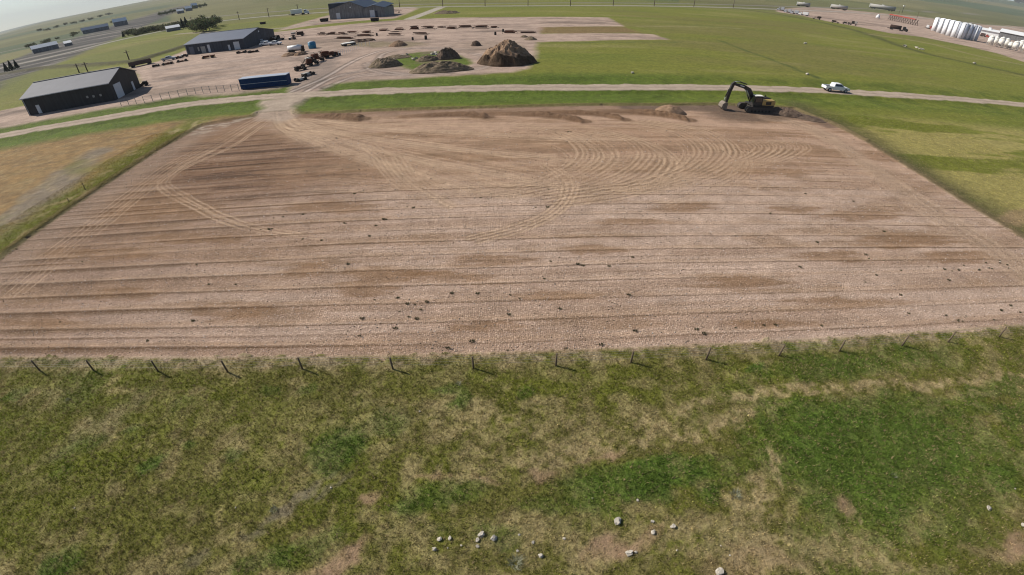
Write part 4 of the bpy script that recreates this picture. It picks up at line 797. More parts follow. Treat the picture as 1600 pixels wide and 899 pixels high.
def pickup(label, loc, rz, paint_='white', sc=1.0, name='pickup_truck', group=None):
    r = thing(name, label, 'pickup truck', loc, rz, group, sc); pm = M_[paint_]
    b = MB(); b.prism([(-2.9, .55), (-2.9, 1.12), (-.95, 1.14), (-.95, .55)], -.98, -.86); b.prism([(-2.9, .55), (-2.9, 1.12), (-.95, 1.14), (-.95, .55)], .86, .98); b.box((-1.9, 0, .62), (2.0, 1.74, .14)); b.box((-2.86, 0, .84), (.1, 1.78, .56))
    b.prism([(-1.0, .42), (-1.0, 1.16), (1.25, 1.16), (1.5, 1.16), (2.6, 1.02), (2.9, .9), (2.95, .5), (2.8, .42)], -.97, .97); b.build('body', pm, r, bevel=.05)
    MB().add([(-1.0, -.92, 1.15), (1.45, -.92, 1.15), (1.45, .92, 1.15), (-1.0, .92, 1.15), (-.85, -.78, 1.74), (.7, -.78, 1.74), (.7, .78, 1.74), (-.85, .78, 1.74)], [(4, 5, 6, 7), (0, 1, 5, 4), (1, 2, 6, 5), (2, 3, 7, 6), (3, 0, 4, 7)]).build('cab', pm, r, bevel=.04)
    MB().add([(1.36, -.8, 1.2), (1.36, .8, 1.2), (.8, .72, 1.68), (.8, -.72, 1.68)], [(0, 1, 2, 3)]).build('windscreen', M_['glass'], r).location = (.03, 0, .03)
    for s in (-1, 1):
        MB().add([(-.75, s*.915, 1.2), (1.2, s*.915, 1.2), (.62, s*.815, 1.64), (-.7, s*.815, 1.64)], [(0, 1, 2, 3) if s < 0 else (3, 2, 1, 0)]).build('side_window', M_['glass'], r).location = (0, s*.012, .01)
    MB().box((-1.95, 0, .80), (1.8, 1.7, .2)).build('bed_liner', M_['black'], r)
    for x in (-1.9, 1.95):
        for s in (-1, 1):
            w = MB(); wheel(w, x, s*.86, .4, .41, .3); t = w.build('wheel', M_['rubber'], r, True); w = MB(); wheel(w, x, s*1.015, .4, .22, .02); w.build('rim', M_['silver'], t)
    MB().box((2.93, 0, .55), (.14, 1.8, .2)).build('bumper', M_['silver'], r)
    for s in (-1, 1): MB().box((2.9, s*.78, .82), (.06, .3, .14)).build('headlight', M_['door'], r)
    return r
x, y, z = gp(1304, 143.2); pickup('white crew cab pickup driving on the gravel road', (x, y, z+.02), math.radians(-4), 'white', 1.0)
# excavator
x, y, z = gp(1180, 172); x1, y1, _ = gp(1129, 171.5)
ex_ = thing('excavator', 'yellow excavator with a dark arm digging at the back edge of the lot', 'excavator', (x, y, z+.03), math.radians(4)); reach = x-x1
def crawler(yy):
    prof = []
    for a in range(7): t = math.pi/2+math.pi*a/6; prof.append((-1.95+.46*math.cos(t), .47+.46*math.sin(t)))
    for a in range(7): t = -math.pi/2+math.pi*a/6; prof.append((1.95+.46*math.cos(t), .47+.46*math.sin(t)))
    o_m = MB().prism(prof, yy-.3, yy+.3); s = o_m
    for i in range(24): s.box((-2.05+i*.178, yy, .95), (.08, .64, .05)); s.box((-2.05+i*.178, yy, .01), (.08, .64, .05))
    o = o_m.build('track', M_['track'], ex_)
    for i in range(6): MB().tube((-1.5+i*.6, yy-.33, .28), (-1.5+i*.6, yy+.33, .28), .16, None, 10).build('roller', M_['black'], o)
crawler(-1.1); crawler(1.1); MB().box((0, 0, .62), (2.4, 1.9, .4)).build('undercarriage', M_['track'], ex_)
MB().box((.45, 0, 1.08), (3.6, 2.35, .22)).build('turntable_deck', M_['arm'], ex_, bevel=.03)
MB().box((1.15, .0, 1.62), (2.1, 2.3, .9)).build('engine_cover', M_['yellow'], ex_, bevel=.08); MB().prism([(2.05, 1.1), (2.3, 1.1), (2.42, 1.4), (2.38, 1.9), (2.1, 2.05)], -1.12, 1.12).build('counterweight', M_['yellow'], ex_, bevel=.06)
MB().box((1.2, -1.16, 1.55), (.9, .04, .5)).build('side_vent', M_['arm'], ex_); MB().box((1.3, .2, 2.12), (1.3, 1.2, .14)).build('walkway', M_['black'], ex_); MB().tube((1.5, .5, 2.1), (1.5, .5, 2.5), .06, None, 8).build('exhaust', M_['black'], ex_)
cb = MB().box((-.55, -.68, 1.92), (1.5, .95, 1.5), taper=.92).build('cab', M_['arm'], ex_, bevel=.05)
MB().box((-.58, -1.155, 2.1), (1.05, .04, .75)).build('side_window', M_['glass'], cb); MB().box((-1.29, -.68, 2.05), (.04, .75, 1.0)).build('windscreen', M_['glass'], cb); MB().box((-.5, -.68, 2.70), (1.3, .85, .07)).build('cab_roof', M_['offwhite'], cb)
MB().beam([(-.5, 1.3, .55), (-1.15, 2.5, .62), (-1.75, 3.35, .66), (-2.6, 3.82, .55), (-4.45, 4.25, .34)], .5, .42, .25).build('boom', M_['arm'], ex_, bevel=.02)
MB().box((-3.1, .02, 3.98), (.7, .03, .14), ry=.22).build('boom_marking', M_['white'], ex_)
MB().beam([(-4.25, 4.55, .34), (-4.55, 4.2, .5), (-4.85, 3.0, .42), (-5.05, 1.15, .3)], .4, .34, .25).build('stick', M_['arm'], ex_, bevel=.02)
for a, b in (((-.9, -.05, 1.3), (-2.2, -.02, 3.3)), ((-.9, .55, 1.3), (-2.2, .52, 3.3))): c_ = MB().tube(a, Vector(a).lerp(Vector(b), .6), .1, None, 10).build('boom_cylinder', M_['arm'], ex_, True); MB().tube(Vector(a).lerp(Vector(b), .6), b, .055, None, 8).build('rod', M_['silver'], c_, True)
c_ = MB().tube((-2.3, .25, 4.25), (-3.6, .25, 4.62), .09, None, 10).build('stick_cylinder', M_['arm'], ex_, True); MB().tube((-3.6, .25, 4.62), (-4.3, .25, 4.62), .05, None, 8).build('rod', M_['silver'], c_, True)
c_ = MB().tube((-5.05, .25, 3.4), (-5.35, .25, 2.1), .08, None, 10).build('bucket_cylinder', M_['arm'], ex_, True); MB().tube((-5.35, .25, 2.1), (-5.45, .25, 1.3), .045, None, 8).build('rod', M_['silver'], c_, True)
bk_ = MB(); bk_.prism([(-5.0, 1.2), (-5.45, 1.35), (-5.85, 1.0), (-5.9, .5), (-5.6, .12), (-5.1, .05), (-5.18, .14), (-5.55, .22), (-5.78, .55), (-5.73, .92), (-5.4, 1.2), (-5.05, 1.05)], -.3, .8)
bk_.prism([(-5.0, 1.2), (-5.45, 1.35), (-5.85, 1.0), (-5.9, .5), (-5.6, .12), (-5.1, .05)], -.34, -.30); bk_.prism([(-5.0, 1.2), (-5.45, 1.35), (-5.85, 1.0), (-5.9, .5), (-5.6, .12), (-5.1, .05)], .80, .84)
bq = bk_.build('bucket', M_['bucket'], ex_)
for i in range(5): MB().box((-5.0, -.2+i*.24, .05), (.22, .08, .06)).build('tooth', M_['bucket'], bq)
for o in list(ex_.children): pass
ex_.scale = (reach/5.6, reach/5.6, reach/5.6*.88)

# yard vehicles and stores
def trailer_box(name, label, cat, p, q, h, dep, m, roof, wheels=True, raise_=.5, open_top=False):
    a, b = np.array(at(*p)), np.array(at(*q)); L = float(np.linalg.norm(b-a)); r = thing(name, label, cat, (float(a[0]), float(a[1]), zat(*a)), math.atan2(*(b-a)[::-1]))
    if open_top:
        w = MB(); w.box((L/2, 0, raise_+h/2), (L, .1, h)); w.box((L/2, dep, raise_+h/2), (L, .1, h)); w.box((0, dep/2, raise_+h/2), (.1, dep, h)); w.box((L, dep/2, raise_+h/2), (.1, dep, h)); w.box((L/2, dep/2, raise_+.1), (L, dep, .1)); w.build('body', m, r)
    else: MB().box((L/2, dep/2, raise_+h/2), (L, dep, h)).build('body', m, r, bevel=.04); MB().box((L/2, dep/2, raise_+h+.04), (L*.98, dep*.96, .06)).build('roof', roof, r)
    fr = MB().box((L/2, dep/2, raise_-.08), (L, .9, .14)).build('frame', M_['black'], r)
    if wheels:
        for u in (.12, .2, .85, .93):
            for yy in (.15, dep-.15): w = MB(); wheel(w, u*L, yy, .42, .42, .25); w.build('wheel', M_['rubber'], r, True)
    return r
trailer_box('dump_trailer', 'long rust brown open trailer behind the black walled shed', 'trailer', (203, 107), (238, 99.5), 1.1, 2.2, M_['brown'], M_['brown'], True, .6, True)
x, y, z = gp(463, 81.5); tk = thing('tank_trailer', 'white cylindrical tank trailer beside the bright blue container', 'trailer', (x, y, z), math.radians(2))
MB().tube((-2.4, 0, 1.35), (2.0, 0, 1.45), .72, .72, 20).build('tank', M_['white'], tk, True); MB().box((-.2, 0, .55), (5.4, .9, .18)).build('frame', M_['black'], tk); MB().box((.9, 0, 2.2), (.5, .5, .3)).build('hatch', M_['white'], tk); MB().box((2.4, 0, 1.3), (.5, 1.2, 1.0)).build('pump_housing', M_['rustd'], tk)
for u in (-1.8, -1.0, 2.2):
    for s in (-.75, .75): w = MB(); wheel(w, u, s, .42, .42, .25); w.build('wheel', M_['rubber'], tk, True)
x, y, z = gp(488.5, 75.5); bb = thing('water_bin', 'bright blue ribbed bin standing by the white tank trailer', 'bin', (x, y, z)); MB().lathe((0, 0, 0), [(1.2, 0), (1.25, .1), (1.25, 1.0), (1.3, 1.05), (1.25, 1.1), (1.25, 1.9), (1.0, 2.05)], 20).build('body', M_['azure'], bb, True); MB().lathe((0, 0, 0), [(1.05, 2.04), (.6, 2.2), (.2, 2.25)], 20).build('lid', M_['bluelite'], bb, True)

def machine(label, p, L, h, seed, rz=0.0, cat='machinery', name='scrap_machine', mats=('rust', 'rustd', 'black', 'offwhite')):
    """an old farm or site machine: a frame on wheels with a housing, a hopper and bars"""
    r = random.Random(seed); x, y, z = gp(*p); t = thing(name, label, cat, (x, y, z), rz); k = h
    MB().box((0, 0, .55*k/2), (L, .5, .16)).box((0, .5, .55*k/2), (L*.8, .12, .12)).box((0, -.5, .55*k/2), (L*.8, .12, .12)).build('frame', M_[mats[1]], t)
    MB().box((r.uniform(-.2, .2)*L, 0, k*.55), (L*r.uniform(.25, .45), 1.2, k*.5), taper=r.uniform(.6, .95)).build('housing', M_[mats[r.randint(0, 1)]], t)
    MB().box((r.choice((-.3, .3))*L, .1, k*.6), (L*.22, 1.0, k*.35), taper=1.35).build('hopper', M_[mats[r.choice((0, 2, 3))]], t)
    b = MB()
    for i in range(7): b.tube((r.uniform(-.5, .5)*L, r.uniform(-.6, .6), r.uniform(.1, .6)*k), (r.uniform(-.5, .5)*L, r.uniform(-.6, .6), r.uniform(.4, 1.05)*k), .05, None, 5)
    b.build('bars', M_[mats[2]], t)
    for u in (-.32, .3):
        for s in (-.65, .65): w = MB(); wheel(w, u*L, s, .36, .36, .2); w.build('wheel', M_['rubber'], t, True)
    return t
machine('rusty low machine at the near end of the scrap row', (470, 110), 3.2, 1.3, 1, .7); machine('dark wheeled machine with a white top in the scrap row', (480, 104), 3.4, 2.2, 2, .7); machine('tall dark machine in the middle of the scrap row', (489, 101), 3.6, 2.5, 3, .8, mats=('rustd', 'black', 'black', 'offwhite'))
machine('rusty seed drill in the scrap row behind the tall machine', (498, 96), 3.6, 2.6, 4, .8); machine('reddish implement with upright post near the scrap row end', (506, 92), 3.6, 2.4, 5, .8); machine('low reddish implement toward the far end of the scrap row', (516, 89.5), 4.0, 1.8, 6, .8, mats=('red', 'rust', 'black', 'rust')); machine('small machine alone at the far end of the scrap row', (526, 87), 2.2, 1.4, 7, .8)
machine('pale rubble and metal scrap right of the blue container', (482, 118), 3.4, .9, 8, .9, mats=('grey', 'rustd', 'black', 'grey')); machine('low grey scrap heap on the dark ground by the yard entrance', (470, 126), 3.0, .7, 9, .9, mats=('grey', 'rustd', 'black', 'grey'))
machine('small black quad parked by the black shed corner', (226, 134), 2.0, 1.4, 10, .4, 'quad', 'quad_bike', ('black', 'black', 'black', 'offwhite'))
machine('rust red implement right of the brown trailer', (244, 104), 2.6, .8, 11, .6); machine('rust red harrow in the long row before the blue shed', (262, 101), 4.0, .7, 12, .5); machine('flat rusty beam pieces in the row before the blue shed', (285, 96.5), 4.0, .5, 13, .4)
machine('rusty yellowish implement at the front of the slate blue shed', (326, 91), 5.0, 1.1, 14, .15, mats=('rust', 'yellow', 'black', 'rust')); machine('low bare frame behind the dirt mounds', (378, 83), 4.0, .6, 15, .1); machine('dark frame in the middle of the yard', (396, 82), 4.0, .7, 16, .1)
machine('rusty drum beside the left end of the slate blue shed', (289, 89), 2.6, 1.1, 17, .3); machine('dark tractor like machine left of the slate blue shed', (280, 91.5), 2.0, 1.0, 18, .3)
for a, b, rz, pm, lab in ((264, 94.5, .4, 'silver', 'silver pickup left of the slate blue shed'), (409, 68, .2, 'white', 'white pickup nearest the slate blue shed’s right end'), (417, 71, .1, 'white', 'white pickup parked in front of the junk beside the slate shed'), (430, 70.5, -.1, 'white', 'white pickup farthest from the slate blue shed')):
    x, y, z = gp(a, b); pickup(lab.replace('’', "'"), (x, y, z+.02), rz, pm, .85)
machine('heap of dark junk behind the parked white pickups', (424, 65), 5, 2.0, 20, .1, mats=('rustd', 'black', 'black', 'grey')); machine('dark loader with bucket behind the white pickups', (437, 63), 4.5, 2.4, 21, .1, mats=('black', 'black', 'black', 'grey')); machine('rusty implement between the pickups and the steel stacks', (457, 62), 3, 1.0, 22, .1); machine('dark machine on the grey patch of the yard', (466, 57), 6, 2.2, 23, .1, mats=('rustd', 'black', 'black', 'grey'))

def stack(label, x0, x1, yb, h, seed, m=('rust', 'rustd'), pipes=None):
    """steel lengths lying in a low stack"""
    r = random.Random(seed); a, b = np.array(at(x0, yb)), np.array(at(x1, yb)); L = float(np.linalg.norm(b-a)); t = thing('steel_stack', label, 'steel stack', (float(a[0]), float(a[1]), zat(*a)), math.atan2(*(b-a)[::-1]))
    n = pipes or 5; mb = [MB(), MB()]; k = max(1, int(L/6)); 
    for j in range(k):
        u0, u1 = L*j/k, L*(j+1)/k
        for i in range(n*2):
            zz = r.uniform(.08, h); yy = r.uniform(-.9, .9); s = r.uniform(0, .35)*(u1-u0); mb[i % 2].tube((u0+s, yy, zz), (u1-r.uniform(0, .3)*(u1-u0), yy+r.uniform(-.3, .3), zz+r.uniform(-.05, .1)), r.uniform(.06, .14), None, 6)
    mb[0].build('pipes', M_[m[0]], t); mb[1].build('beams', M_[m[1]], t)
    for i in range(k+1): MB().box((L*i/k*.94+.3, 0, .05), (.15, 2.2, .14)).build('bearer', M_['wood'], t)
    return t
for i, (x0, x1, yb, h, lab) in enumerate(((496, 511, 55, 1.0, 'rust steel stack leftmost of the back row'), (512, 526, 54, .8, 'rust steel stack second in the back row'), (528, 541, 54.5, 1.0, 'rust steel stack third in the back row'), (543, 558, 52, .9, 'rust steel stack fourth in the back row'), (567, 581, 51.5, .7, 'pale rust steel stack fifth in the back row'),
                                          (593, 607, 48.5, 1.0, 'dark steel stack above the second row’s thick stack'), (617, 631, 47, .8, 'steel stack right of the dark one in the back row'), (641, 656, 46, 1.2, 'rust steel stack at the left of three dark clumps'), (659, 681, 45.5, 1.3, 'thick rust steel stack in the middle of three dark clumps'),
                                          (684, 695, 43.5, .5, 'thin low steel stack between two thick clumps'), (697, 714, 45.5, 1.3, 'thick rust steel stack at the right of three dark clumps'), (716, 738, 43.7, .9, 'long flat steel stack left of the pale gap'), (738, 764, 44.5, 1.0, 'longest flat steel stack in the back row'), (766, 778, 43.5, .5, 'thin steel stack ending the back row'),
                                          (524, 553, 60.5, .6, 'long thin steel stack in the front row left'), (556, 582, 56.5, .8, 'long steel stack in the front row centre'), (606, 630, 55.5, 1.4, 'thick dark stack of beams in the front row'), (646, 669, 53.5, .7, 'narrow dark stack right of the thick beams'), (784, 808, 52, .8, 'red brown steel stack behind the largest earth pile'), (812, 838, 51.5, .4, 'faint thin steel stack right of the red brown one'))):
    stack(lab.replace('’', "'"), x0, x1, yb, h, 50+i)
for i, (a, b, s, lab) in enumerate(((786, 50, 1.5, 'dark upright drum beside the red brown steel stack'), (774, 55, 1.7, 'dark drum on the skyline of the largest earth pile'), (645, 63, 1.5, 'black drum alone on the yard'), (665.5, 62, 2.0, 'dark upright drum with a beam beside it'), (507, 34, 1.6, 'dark waste skip left of the warehouse'), (586, 33.5, 1.5, 'dark waste skip in front of the warehouse wing'), (411, 38, 1.2, 'dark box alone in the bright green field'), (589, 56, 1.5, 'upright dark barrel between the steel stacks'))):
    x, y, z = gp(a, b)
    if 'skip' in lab or 'box' in lab: r = thing('waste_skip', lab, 'skip', (x, y, z)); MB().box((0, 0, s*.5), (s*2.2, s*1.3, s*.9), taper=1.15).build('body', M_['black'], r); MB().box((0, 0, s*.98), (s*2.5, s*1.45, .1)).build('rim', M_['rustd'], r)
    else: s *= .62; r = thing('steel_drum', lab, 'drum', (x, y, z)); MB().lathe((0, 0, 0), [(s*.35, 0), (s*.38, s*.3), (s*.35, s*.33), (s*.38, s*.66), (s*.35, s*.7), (s*.35, s)], 12).build('body', M_['black'], r, True); MB().lathe((0, 0, s), [(s*.3, 0), (s*.28, .05)], 12).build('lid', M_['rustd'], r)
x, y, z = gp(566, 64.5); r = thing('wire_ring', 'large rusty ring lying flat in the yard', 'ring'
          , (x, y, z)); q = MB()
for i in range(28):
    a0, a1 = 2*math.pi*i/28, 2*math.pi*(i+1)/28; q.tube((4.2*math.cos(a0), 3.4*math.sin(a0), .25), (4.2*math.cos(a1), 3.4*math.sin(a1), .25), .16, None, 6)
q.build('rim', M_['rustd'], r); q = MB(); [q.tube((4.2*math.cos(a), 3.4*math.sin(a), .25), (-4.2*math.cos(a), -3.4*math.sin(a), .25), .08, None, 5) for a in (.3, 1.3, 2.4)]; q.build('spokes', M_['rustd'], r)
trailer_box('flat_trailer', 'pale flat deck trailer tilted beside the rusty ring', 'trailer', (537, 73), (556, 70), .25, 2.2, M_['grey'], M_['offwhite'], True, .6)
x, y, z = gp(598, 25); pickup('white pickup at the corner of the warehouse wing', (x, y, z), .6, 'white', 1.2); machine('white and dark baler right of the warehouse', (617, 20.5), 8, 3.6, 31, .1, mats=('grey', 'rustd', 'black', 'offwhite'))
x, y, z = gp(465, 25.5)
def semi(label, p, rz, box='white', L=12, cab='white', sc=1.0, name='semi_truck', tanker=False):
    x, y, z = gp(*p); r = thing(name, label, 'truck', (x, y, z), rz, None, sc)
    if tanker: MB().tube((-L/2, 0, 2.1), (L/2-1.5, 0, 2.1), 1.15, None, 20).build('tank', M_[box], r, True)
    else: MB().box((-.8, 0, 2.3), (L-1.5, 2.5, 2.6)).build('cargo_box', M_[box], r, bevel=.05)
    MB().box((0, 0, .85), (L+3.5, 1.0, .25)).build('frame', M_['black'], r); c_ = MB().prism([(L/2-.3, .6), (L/2-.3, 3.0), (L/2+1.1, 3.1), (L/2+1.7, 2.0), (L/2+2.9, 1.8), (L/2+3.1, .6)], -1.2, 1.2).build('cab', M_[cab], r, bevel=.06)
    MB().add([(L/2+1.2, -1.0, 2.95), (L/2+1.72, -1.0, 2.1), (L/2+1.72, 1.0, 2.1), (L/2+1.2, 1.0, 2.95)], [(0, 1, 2, 3)]).build('windscreen', M_['glass'], c_).location = (.06, 0, .04)
    for s in (-1, 1): MB().box((L/2+.6, s*1.215, 2.3), (.9, .03, .7)).build('side_window', M_['glass'], c_)
    for u in (-L/2+.6, -L/2+1.7, L/2-1.6, L/2-.5, L/2+2.3):
        for s in (-1.0, 1.0): w = MB(); wheel(w, u, s, .5, .5, .35); w.build('wheel', M_['rubber'], r, True)
    return r
semi('white truck on the highway above the slate blue shed', (466, 23.5), .25, 'white', 9)

# ---------------------------------------------------------------- yard fences
def post_fence(label, pts, n, h, m, mesh_rails=(.95, .5)):
    P = smooth(at_n(pts), 8); d = np.r_[0, np.cumsum(np.linalg.norm(np.diff(P, axis=0), axis=1))]; s = np.linspace(0, d[-1], n); X = np.interp(s, d, P[:, 0]); Y = np.interp(s, d, P[:, 1])
    r = thing('yard_fence', label, 'fence', (float(X[0]), float(Y[0]), 0))
    for x, y in zip(X, Y): g = zat(x, y); MB().tube((x-X[0], y-Y[0], g-.2), (x-X[0], y-Y[0], g+h), .055, None, 6).build('post', M_[m], r)
    for k in mesh_rails:
        w = MB()
        for i in range(n-1): w.tube((X[i]-X[0], Y[i]-Y[0], zat(X[i], Y[i])+h*k), (X[i+1]-X[0], Y[i+1]-Y[0], zat(X[i+1], Y[i+1])+h*k), .022, None, 4)
        w.build('rail', M_['wire'], r)
    return r
post_fence('grey post and rail yard fence between black shed and blue container', ((190, 166), (226, 161), (260, 155), (300, 148), (340, 144.5), (374, 142.5)), 16, 1.5, 'wire')
post_fence('row of pale slim posts beside the weedy yard strip', ((530, 88), (548, 80), (562, 75), (578, 72)), 14, 1.5, 'white', (.9,))

# ---------------------------------------------------------------- poles along the highway
def pole(label, p, h, group='utility poles along the highway', arm=True):
    x, y, z = gp(*p); t = thing('utility_pole', label, 'utility pole', (x, y, z), .3, group); MB().tube((0, 0, -.5), (0, 0, h), .26, .2, 8).build('post', M_['wood'], t, True)
    if arm: MB().box((0, 0, h-.7), (2.2, .16, .16)).build('crossarm', M_['wood'], t)
    return t
for i, (a, b, h, w_) in enumerate(((301, 39, 5.5, 'above the grove'), (374, 31, 5.6, 'just right of the grove'), (420.5, 27.3, 6.2, 'above the right end of the slate blue shed'), (466.5, 20.5, 6.0, 'beside the white highway truck'), (624.5, 11.5, 6.5, 'right of the warehouse wing'), (692, 10.5, 6.5, 'at the top of the pale track'), (758, 9.7, 6.5, 'directly above the largest earth pile'),
                                   (825, 9.2, 6.5, 'second to the right of the pale track'), (891, 9.4, 6.5, 'above the right part of the pink pad'), (958, 9.0, 6.5, 'above the far corner of the pink pad'), (1022, 9.7, 6.5, 'right of the pink pad'), (1084, 10.7, 6.5, 'halfway between pink pad and parked trucks'), (1145.5, 12.2, 6.5, 'left of the parked trucks'))):
    pole('wooden utility pole along the highway, '+w_, (a, b), h)
pole('wooden utility pole behind the brown trailer', (203, 96.5), 3.6, 'utility poles near the black shed'); pole('utility pole behind the black shed roof, left one of a pair', (124, 114), 3.4, 'utility poles near the black shed'); pole('utility pole behind the black shed roof, right one of a pair', (137, 112), 3.4, 'utility poles near the black shed')
pole('tall light pole left of the white silos', (1404, 23), 8, 'poles of the right hand yard', False); pole('dark pole nearest the white silos', (1432, 30), 7.5, 'poles of the right hand yard')
x, y, z = gp(1408.5, 22.5); t = thing('yard_lamp', 'yard lamp on a tall post with a whitish head left of the silos', 'lamp', (x, y, z)); MB().tube((0, 0, -.5), (0, 0, 9.5), .35, .25, 8).build('post', M_['black'], t); MB().box((0, 0, 10), (2.6, 1.4, 1.2)).build('head', M_['white'], t)

# ---------------------------------------------------------------- right hand yard
a, b = at(1459, 48.5), at(1521, 62.8)
def silo(label, p, Rr, h, m, legs=False, group=None, hopper=False):
    x, y, z = gp(*p); t = thing('hopper_tank' if hopper else 'storage_tank', label, 'tank', (x, y, z), 0, group)
    if hopper:
        MB().lathe((0, 0, 0), [(Rr*.12, h*.12), (Rr, h*.36), (Rr, h*.80)], 20).build('body', M_[m], t, True); MB().lathe((0, 0, 0), [(Rr*1.03, h*.80), (Rr*.55, h*.93), (Rr*.18, h*.97), (Rr*.15, h)], 20).build('cap', M_[m], t, True)
        for i in range(6): aa = i*math.pi/3; MB().tube((Rr*.95*math.cos(aa), Rr*.95*math.sin(aa), -.3), (Rr*.95*math.cos(aa), Rr*.95*math.sin(aa), h*.4), .14, None, 6).build('leg', M_['grey'], t)
    else:
        MB().lathe((0, 0, 0), [(Rr, -.5), (Rr, h*.93)], 24).build('shell', M_[m], t, True); MB().lathe((0, 0, 0), [(Rr*1.02, h*.93), (Rr*.9, h*.965), (Rr*.3, h*.995), (Rr*.1, h)], 24).build('domed_top', M_['tank'], t, True)
        MB().box((-Rr*.7, -Rr*.8, h*.47), (.5, .12, h*.93)).build('ladder', M_['grey'], t)
    return t
def hfor(b, t_):
    return H*(1-np.hypot(*at(*b))/np.hypot(*at(*t_)))
S1 = [(1459.5, 48.6), (1467.3, 51.4), (1474.8, 53.8), (1482.2, 56.2), (1489.6, 58.4), (1500, 60.6), (1507, 61.6), (1514, 62.5), (1521, 63.2)]
T1 = [27, 28, 29.4, 31, 32.6, 34.5, 35.8, 37.4, 39.2]; ordw = ('leftmost', 'second from the left', 'third from the left', 'fourth from the left', 'middle', 'first shade toned one past the middle', 'second shade toned one past the middle', 'last but one', 'rightmost')
for i, p in enumerate(S1):
    h = hfor(p, (p[0]+4, T1[i])); R0 = np.hypot(*at(*p))*3.75/703*.93; silo(f'tall white storage tank in the tight silo row, {ordw[i]}', p, R0, h, 'tank' if i < 5 else 'tank_shaded', group='tall white storage tanks in the right hand yard')  # tanks past the middle get a copy of the white with shade coloured in
HP = [(1545, 71.5, 54, 6.2, 'leftmost'), (1553, 72, 55.5, 5.5, 'second, half hidden'), (1561.5, 74.5, 56, 6.2, 'third, in front'), (1569.5, 75.5, 58, 5.5, 'fourth'), (1576, 77, 64, 4.5, 'short one in the middle'), (1584, 79, 62.5, 6.2, 'left of the right hand group'), (1592, 78.5, 61, 5.8, 'topmost of the right hand group'), (1599, 81, 66.5, 5.5, 'cut by the right edge')]
for a, b, tt, wpx, lab in HP:
    silo('cream hopper bottomed tank on legs, '+lab, (a, b), np.hypot(*at(a, b))*wpx/703*.50, hfor((a, b), (a, tt)), 'offwhite', True, 'hopper bottomed tanks near the right edge', True)
a, b = np.array(at(1530, 53)), np.array(at(1604, 68)); L = float(np.linalg.norm(b-a)); r = thing('long_building', 'long low building with a bright white roof at the right edge', 'building', (float(a[0]), float(a[1]), zat(*a)), math.atan2(*(b-a)[::-1]))
MB().box((L*.7, 9, 2.4), (L*.6, 18, 6.4)).build('wall', M_['wallgrey'], r); MB().box((L*.22, 9, 1.6), (L*.40, 17, 4.8)).build('white_annex', M_['white'], r)
q = MB(); q.add([(L*.38, -.8, 5.6), (L*1.02, -.8, 5.6), (L*1.02, 10, 8.2), (L*.38, 10, 8.2), (L*.38, 20, 5.6), (L*1.02, 20, 5.6), (L*.38, -.8, 5.3), (L*1.02, -.8, 5.3)], [(0, 1, 2, 3), (3, 2, 5, 4), (6, 7, 1, 0)]); q.build('roof', M_['white'], r)
q = MB(); q.add([(-1, -.6, 4.0), (L*.40, -.6, 4.0), (L*.40, 10, 5.8), (-1, 10, 5.8), (-1, 19, 4.0), (L*.40, 19, 4.0)], [(0, 1, 2, 3), (3, 2, 5, 4)]); q.build('annex_roof', M_['white'], r); MB().box((L*.15, 9, 6.2), (2.5, 2.5, 1.6)).build('roof_vent', M_['white'], r)
for a, b, lab, pm, L_ in ((1221.5, 16.8, 'silver truck leftmost of the parked row', 'silver', 5), (1232, 20, 'dark based silver truck second in the parked row', 'silver', 4.5), (1243, 22.2, 'silver truck third in the parked row', 'silver', 6), (1257, 24.6, 'white and dark truck at the right of the parked row', 'white', 7)):
    semi(lab, (a, b), facing(a, b)+math.pi-.25, pm, L_, pm, .72, 'parked_truck')
def tankcar(label, p, wpx, hpx):
    x, y, z = gp(*p); d = math.hypot(x, y); L = d*wpx/703*.92; h = d*hpx/703*.9; t = thing('rail_tank_car', label, 'tank car', (x, y, z), facing(*p)-.12, 'tank cars beyond the highway')
    MB().tube((-L/2, 0, h*.62), (L/2, 0, h*.62), h*.36, None, 18).build('tank', M_['grey'], t, True); MB().box((0, 0, h*.22), (L, h*.4, h*.1)).build('frame', M_['black'], t); MB().box((-L/2+.3, 0, h*.6), (.8, h*.66, h*.7)).build('end_plate', M_['white'], t); MB().box((0, 0, h*1.0), (L*.1, h*.25, h*.14)).build('hatch', M_['white'], t)
    for u in (-.38, -.28, .28, .38): w = MB(); w.tube((u*L, -h*.25, h*.12), (u*L, h*.25, h*.12), h*.13, None, 12); w.build('wheel', M_['rubber'], t)
tankcar('dark green grey tank car leftmost beyond the highway', (1254.5, 10.8), 17, 5.5); tankcar('pale grey tank car in the middle beyond the highway', (1310, 15.8), 21, 6); tankcar('long grey tank car with a white dome rightmost beyond the highway', (1377, 17.5), 31, 6)
for i, (p, wpx, h, lab) in enumerate((((1276, 30.5), 11, 2.6, 'dark implement just right of the parked trucks'), ((1305, 36.2), 10, 2.0, 'small pale and dark implement left of the low loader'), ((1322, 38), 10, 1.8, 'flat dark trailer of the low loader'), ((1333, 39.6), 9, 3.2, 'dark tracked machine on the low loader’s end'))):
    d = math.hypot(*at(*p)); machine(lab.replace('’', "'"), p, d*wpx/703, h, 70+i, facing(*p)-.2, mats=('rustd', 'black', 'black', 'grey'))
semi('black truck with a dull tank trailer left of the silos', (1400, 47.5), facing(1400, 47.5)-.12, 'rustd', 8.5, 'black', 1.0, 'tanker_truck', True)
semi('red and white truck just left of the silos', (1450, 45), facing(1450, 45)-.2, 'white', 4, 'red', .8, 'delivery_truck'); semi('dark red truck between silos and hopper tanks', (1536, 57.5), facing(1536, 57)-.2, 'brown', 6, 'red', .8, 'delivery_truck')
